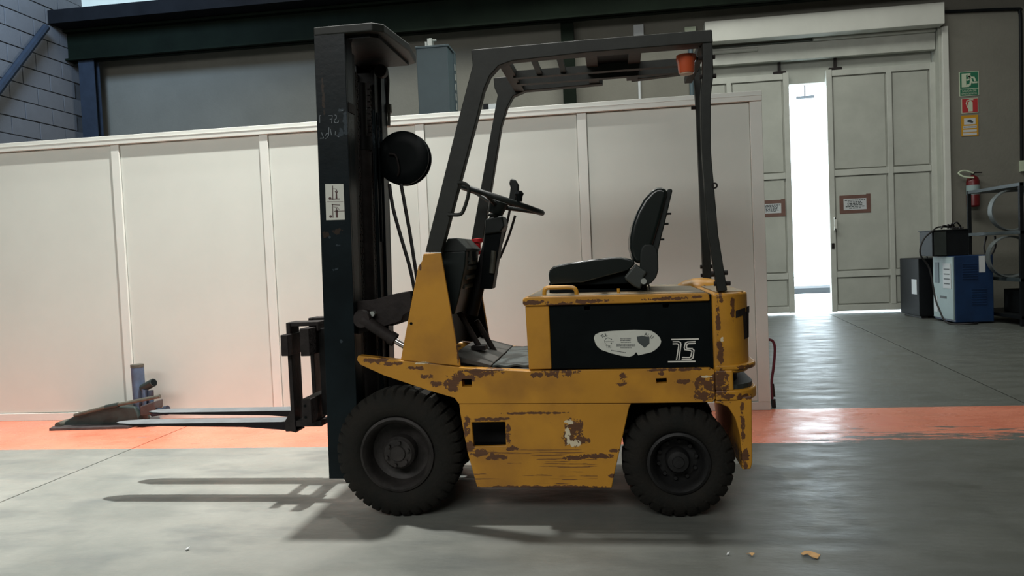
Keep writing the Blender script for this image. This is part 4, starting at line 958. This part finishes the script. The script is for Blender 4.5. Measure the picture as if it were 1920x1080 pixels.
inb(th, a, b, .04, .31, .96, .98, 'green'); inb(th, a, b, .04, .02, .96, .28, 'green')
poly(th, a, b, [(.12, .37), (.50, .37), (.50, .42), (.35, .42), (.35, .86), (.58, .90), (.58, .93), (.12, .93)], 'signpale')
def rbs(th, a, b, strokes, w, m='signpale', nm='pictogram'):
    bm = NB(); k_ = b.x-a.x
    for st_ in strokes: ribbon(bm, [(a.x+(b.x-a.x)*u, a.z+(b.z-a.z)*v) for u, v in st_], w*k_, SYy-.005, SYy-.003)
    return obj(nm, bm, m, th)
rbs(th, a, b, [[(.50, .80), (.60, .64), (.58, .56)], [(.55, .76), (.74, .74), (.80, .62)], [(.40, .66), (.52, .68)], [(.60, .58), (.70, .54), (.88, .54)], [(.58, .56), (.54, .46), (.40, .44)]], .09)
c0 = (a.x+(b.x-a.x)*.50, a.z+(b.z-a.z)*.83)
obj('pictogram', cyl(NB(), (c0[0], SYy-.005, c0[1]), (c0[0], SYy-.003, c0[1]), .022, n=14), 'signpale', th)
text('lettering', 'SALIDA DE', ((a.x+b.x)/2, SYy-.004, a.z+(b.z-a.z)*.20), .040, 'signpale', th)
text('lettering', 'EMERGENCIA', ((a.x+b.x)/2, SYy-.004, a.z+(b.z-a.z)*.09), .034, 'signpale', th)
th, a, b = sgn('extinguisher_sign', 'red sign with white fire extinguisher pictogram below exit sign', 1803, 183, 1834, 213, 'signpale')
inb(th, a, b, .04, .04, .96, .96, 'redsign')
poly(th, a, b, [(.40, .10), (.66, .10), (.66, .72), (.58, .78), (.58, .84), (.48, .84), (.48, .78), (.40, .72)], 'signpale')
rbs(th, a, b, [[(.50, .86), (.34, .84), (.28, .66), (.38, .35)], [(.48, .90), (.68, .88)]], .06)
th, a, b = sgn('camera_sign', 'amber video surveillance sign with camera picture, lowest of three signs', 1803, 215, 1834, 256, 'amber')
inb(th, a, b, .16, .56, .84, .86, 'paper')
for v in (.38, .20, .04): inb(th, a, b, .10, v, .90, v+.11, 'paper')
poly(th, a, b, [(.34, .74), (.52, .80), (.70, .68), (.66, .62), (.48, .66), (.36, .68)], 'stickdark')
text('lettering', 'ZONA VIDEOVIGILADA', ((a.x+b.x)/2, SYy-.004, a.z+(b.z-a.z)*.435), .016, 'stickdark', th)
# taped notices on the door leaves
def notice(label, x0, y0, x1, y1, lines):
    Yp = DY-.0085; a = at(x0, y1, Yp); b = at(x1, y0, Yp); th = thing('taped_notice', label, 'notice', ((a.x+b.x)/2, Yp, a.z)); t = .052
    obj('paper', box(NB(), a.x+.04, b.x-.04, Yp, Yp+.002, a.z+.04, b.z-.04), 'paper', th)
    for n_, r in enumerate(((a.x, b.x, b.z-t, b.z), (a.x, b.x+.005, a.z, a.z+t), (a.x-.004, a.x+t, a.z+.01, b.z-.005), (b.x-t, b.x+.008, a.z+.005, b.z+.01))):
        obj('tape', box(NB(), r[0], r[1], Yp-.0015-.001*(n_//2), Yp, r[2], r[3]), 'tape', th)
    bm = NB(); n = len(lines)
    for i, (l, r) in enumerate(lines):
        z = b.z-t-.025-(b.z-a.z-2*t-.05)*i/(n-1); x = a.x+t+.015+l*(b.x-a.x-2*t-.03); xe_ = a.x+t+.015+r*(b.x-a.x-2*t-.03)
        while x < xe_: w = random.uniform(.015, .05); box(bm, x, min(x+w, xe_), Yp-.001, Yp, z-.006, z+.006); x += w+.010
    obj('printed_lines', bm, 'stickdark', th)
notice('white paper notice taped in brown on the right door leaf', 1575, 364, 1631, 401, [(.02, 1), (.15, .8), (.14, .85), (.14, .85), (.05, .95), (.22, .8)])
notice('white paper notice taped in brown on left door leaf, partly hidden', 1416, 374, 1471, 408, [(.02, 1), (.1, .9), (.14, .9), (.1, .88), (.05, .95), (.2, .8)])

# ================================================================== MACHINES AT RIGHT
mbx0 = fl(1752, 600); mbx1 = fl(1790, 608)
X0, X1b, Y0m, Y1m = mbx1.x, fl(1865, 606).x, 9.86, 10.46
zt5 = at(1795, 480, Y0m).z
bc = thing('blue_machine', 'blue steel machine cabinet with pale grey front beside the door', 'machine', ((X0+X1b)/2, (Y0m+Y1m)/2, 0))
obj('cabinet', box(NB(), X0+.012, X1b, Y0m, Y1m, .02, zt5), 'bluem', bc, bevel=.008)
obj('front_panel', box(NB(), X0-.006, X0+.012, Y0m+.01, Y1m-.01, .05, zt5-.01), 'palem', bc, bevel=.004)
for i in range(7):
    for (za, xa) in ((zt5-.10, .10), (.42, .20)):
        obj('louvre', box(NB(), X0+xa, X0+xa+.17, Y0m-.008, Y0m, za-i*.03-.006, za-i*.03+.006), 'bluem', bc, bevel=.002)
p = at(1842, 495, Y0m); obj('label_plate', box(NB(), p.x-.04, p.x+.03, Y0m-.003, Y0m, p.z-.10, p.z+.10), 'paper', bc)
xf = X0-.008
obj('gauge_plate', box(NB(), xf-.004, xf+.002, Y1m-.20, Y1m-.08, zt5-.34, zt5-.08), 'duct', bc)
obj('info_sheet', box(NB(), xf-.004, xf+.002, Y0m+.06, Y0m+.28, zt5-.40, zt5-.09), 'paper', bc)
for i in range(4): obj('printed_line', box(NB(), xf-.006, xf-.003, Y0m+.09, Y0m+.25, zt5-.17-i*.06, zt5-.155-i*.06), 'stickdark', bc)
obj('name_plate', box(NB(), xf-.004, xf+.002, Y0m+.20, Y0m+.38, zt5-.53, zt5-.50), 'stickdark', bc)
obj('small_label', box(NB(), xf-.004, xf+.002, Y1m-.14, Y1m-.04, .12, .32), 'paper', bc)
d0 = fl(1720, 592)
dm = thing('dark_machine', 'black machine cabinet standing behind the blue one against the door', 'machine', (4.25, 10.9, 0))
zt6 = at(1725, 485, 10.6).z
xd0 = at(1712, 590, 10.9).x
obj('cabinet', box(NB(), xd0, xd0+.42, 10.68, 11.35, .03, zt6), 'darkm', dm, bevel=.01)
obj('side_label', box(NB(), xd0-.004, xd0, 10.75, 10.92, .32, .52), 'paper', dm)
bm = NB(); tube(bm, [Vector((xd0+.1, 10.75, zt6))+Vector((math.cos(t)*.04, 0, math.sin(t)*.05)) for t in [PI*i/8 for i in range(9)]], .008, 6); obj('lifting_eye', bm, 'darkm', dm)
for dx in (.04, .3):
    obj('foot', box(NB(), xd0+dx, xd0+dx+.08, 10.72, 11.3, 0, .03), 'hose', dm)
# black open box with cables on top
kb = thing('black_crate', 'black metal box heaped with cables on top of blue machine', 'box', (4.3, 10.2, zt5))
ka = at(1733, 475, 10.3); kb1 = at(1800, 475, 10.3); kz = zt5+.002
kzt = at(1765, 433, 10.3).z
obj('body', box(NB(), ka.x, kb1.x, 10.05, 10.45, kz, kzt), 'darkm', kb, bevel=.008)
obj('front_plate', box(NB(), ka.x+.02, ka.x+.16, 10.035, 10.05, kz+.01, kzt-.01), 'greyplastic', kb, bevel=.003)
obj('rim', box(NB(), ka.x-.01, kb1.x+.01, 10.03, 10.46, kzt, kzt+.012), 'darkm', kb)
cb = NB()
random.seed(3)
for i in range(5):
    tube(cb, smoothpath([(ka.x+.05+.1*i, 10.1+.05*i, kzt+.025), (ka.x+.15+.05*i, 10.2, kzt+.05+.012*i), (kb1.x-.1, 10.25+.02*i, kzt+.04), (kb1.x-.02-.03*i, 10.15, kzt+.025)]), .010, 6)
tag(obj('cable_heap', cb, 'hose', smooth=True), 'loops of black cable lying on the black box', 'cable')
bm = NB(); tube(bm, smoothpath([(ka.x+.02, 10.02, kzt+.02), (ka.x-.12, 10.0, kzt-.1), (ka.x-.16, 10.0, kzt-.28), (ka.x-.05, 10.02, kz-.15), (ka.x-.0, 10.0, kz-.5), (ka.x+.02, 9.95, .2), (ka.x+.08, 9.85, .02), (ka.x+.3, 9.75, .014), (ka.x+.4, 9.8, .012)]), .011, 8)
tag(obj('power_cable', bm, 'hose', smooth=True), 'black cable hanging from black box down to the floor', 'cable')
# fire extinguisher on the wall
e0 = at(1825, 388, 11.58); e1 = at(1825, 322, 11.58); ex, ez0, ez1 = e0.x, e0.z, e1.z; H_ = ez1-ez0
fe = thing('fire_extinguisher', 'red fire extinguisher hung on grey wall above the rack', 'fire extinguisher', (ex, 11.58, ez0))
bm = NB(); r = .085; lathe(bm, [(0, 0), (r*.8, 0), (r, .02), (r, H_*.72), (r*.8, H_*.83), (r*.3, H_*.90), (0, H_*.9)], (ex, 11.58, ez0), 'Z', 28); obj('cylinder', bm, 'ext', fe, smooth=True)
bm = NB(); lathe(bm, [(0, H_*.88), (.02, H_*.88), (.025, H_*.97), (0, H_*.98)], (ex, 11.58, ez0), 'Z', 14); obj('valve', bm, 'iron', fe, smooth=True)
bm = NB(); box(bm, ex-.02, ex+.12, 11.57, 11.59, ez0+H_*.95, ez0+H_*.985); obj('squeeze_handle', bm, 'iron', fe)
bm = NB(); tube(bm, smoothpath([(ex, 11.56, ez0+H_*.96), (ex-.12, 11.56, ez0+H_*1.04), (ex-.20, 11.55, ez0+H_*.98), (ex-.14, 11.52, ez0+H_*.86), (ex-.02, 11.5, ez0+H_*.82)]), .012, 8); obj('hose', bm, 'signpale', fe, smooth=True)
bm = NB(); lathe(bm, [(r+.001, H_*.35), (r+.001, H_*.62)], (ex, 11.58, ez0), 'Z', 28); caps = [f for f in bm.faces if len(f.verts) > 8]; bmesh.ops.delete(bm, geom=caps, context='FACES_ONLY'); obj('label_band', bm, 'palem', fe, smooth=True)
obj('wall_bracket', box(NB(), ex-.03, ex+.03, 11.66, 11.7, ez0+H_*.3, ez0+H_*.8), 'iron', fe)
# storage rack, receding along the right
ry0, ry1 = 9.42, 10.62
rxx = fl(1918, 612).x
rk = thing('storage_rack', 'dark steel storage rack at the right edge holding metal rings', 'rack', (rxx+.3, 9.9, 0))
top = at(1914, 342, ry0).z; zmid_ = at(1914, 432, ry0).z; zl = at(1914, 522, ry0).z
rxl = at(1819, 500, ry1).x
for (x, y) in ((rxx, ry0), (rxl, ry1), (rxx+.9, ry0), (rxl+1.1, ry1)):
    obj('upright', box(NB(), x-.02, x+.02, y-.02, y+.02, 0, top), 'darkm', rk)
for z_ in (top, zmid_, zl, .12):
    bm = NB(); plate(bm, [(rxx-.02, ry0-.02), (rxx+.92, ry0-.02), (rxl+1.12, ry1+.02), (rxl-.02, ry1+.02)], z_-.04, z_, axis='Z'); obj('shelf', bm, 'shelfm' if z_ > .2 else 'darkm', rk, bevel=.003)
def ringobj(cx, cy, cz, R, label, m='ringm'):
    bm = NB(); lathe(bm, [(R, -.05), (R, .05), (R-.012, .05), (R-.02, .02), (R-.02, -.02), (R-.012, -.05), (R, -.05)], (cx, cy, cz), 'Y', 40)
    caps = [f for f in bm.faces if len(f.verts) > 8]; bmesh.ops.delete(bm, geom=caps, context='FACES_ONLY')
    return tag(obj('steel_ring', bm, m, smooth=True), label, 'ring', 'steel rings on the rack')
Ra = (top-zmid_-.04)/2*.97
p = at(1897, 380, 9.75); ringobj(p.x, 9.75, zmid_+Ra+.001, Ra, 'bright steel ring standing on the middle shelf of the rack')
Rb = (zmid_-zl-.04)/2*.97
p = at(1893, 475, 9.75); ringobj(p.x, 9.75, zl+Rb+.001, Rb, 'steel ring standing on the shelf below the upper ring')
bm = NB(); p = at(1845, 450, 10.4); p.x = max(p.x, rxl+.05); tube(bm, smoothpath([(p.x+.03, 10.4, zmid_-.05), (p.x, 10.4, zmid_-.2), (p.x+.05, 10.4, zmid_-.32), (p.x+.13, 10.4, zmid_-.2), (p.x+.13, 10.4, zmid_-.05)]), .012, 8)
tag(obj('hanging_cable', bm, 'hose', smooth=True), 'loop of dark cable hanging under rack shelf beside lower ring', 'cable')
for i, (dx, w) in enumerate(((.12, .3), (.5, .34))):
    o = obj('storage_box', box(NB(), rxx+dx, rxx+dx+w, 9.6, 10.1, .122, .40), 'darkm', bevel=.01); tag(o, ('dark box on the rack bottom shelf, nearest the front upright', 'dark box on the rack bottom shelf, at its right end')[i], 'box')
p = at(1914, 322, 10.9); o = obj('wall_socket', box(NB(), at(1911, 320, WY).x, at(1919, 320, WY).x+.05, WY-.06, WY, at(1911, 322, WY).z, at(1911, 302, WY).z), 'signpale'); tag(o, 'small pale socket box on wall where the dark pipe ends', 'socket')

# red hose at the partition end
p = [at(1441, 636, 5.08), at(1449, 640, 5.08), at(1453, 655, 5.08), at(1450, 690, 5.08), at(1447, 715, 5.08), at(1448, 748, 5.08)]
h_ = thing('air_hose', 'wine red hose hanging beside the right end of the partition', 'hose', (p[2].x, 5.08, 0))
bm = NB(); tube(bm, smoothpath([Vector((.97, 5.10, .45))]+p), .009, 10); obj('tube', bm, 'redhose', h_, smooth=True)
bm = NB(); q_ = p[-1]; cyl(bm, (q_.x+.005, 5.08, q_.z), (q_.x+.008, 5.08, max(q_.z-.07, .0)), .015, n=10); cyl(bm, (q_.x+.01, 5.08, q_.z+.015), (q_.x+.004, 5.08, q_.z+.10), .010, n=10); obj('coupling', bm, 'hose', h_)
# litter
def scrap(px, py, pts, label, m='leaf', cat='leaf', nm='dry_leaf'):
    c = fl(px, py); bm = NB(); v = [bm.verts.new((c.x+a, c.y+b, .003+.012*((i*37 % 5)/5))) for i, (a, b) in enumerate(pts)]; f = bm.faces.new(v)
    r = bmesh.ops.extrude_face_region(bm, geom=[f]); bmesh.ops.translate(bm, verts=[g_ for g_ in r['geom'] if isinstance(g_, bmesh.types.BMVert)], vec=(0, 0, .0015))
    bmesh.ops.triangulate(bm, faces=[f_ for f_ in bm.faces if len(f_.verts) > 4])
    return tag(obj(nm, bm, m), label, cat)
scrap(1521, 1046, [(-.028, .025), (-.012, .038), (.006, .022), (.022, .024), (.03, .0), (.016, -.016), (-.002, -.012), (-.012, .002), (-.024, .008)], 'dry tan leaf on the floor at the bottom right')
scrap(1408, 1043, [(-.012, .014), (.004, .010), (.012, -.006), (.002, -.012), (-.006, .0)], 'small pale scrap on floor left of the leaf', 'leaf', 'scrap', 'paper_scrap')
scrap(351, 1032, [(-.010, .0), (.0, .012), (.010, .006), (.004, -.008)], 'tiny white paper scrap on floor below the fork shadows', 'paper', 'scrap', 'paper_scrap')
scrap(1365, 1042, [(-.005, .0), (.0, .008), (.006, .0), (.0, -.006)], 'tiniest white crumb on the floor, left of two scraps', 'paper', 'scrap', 'paper_scrap')
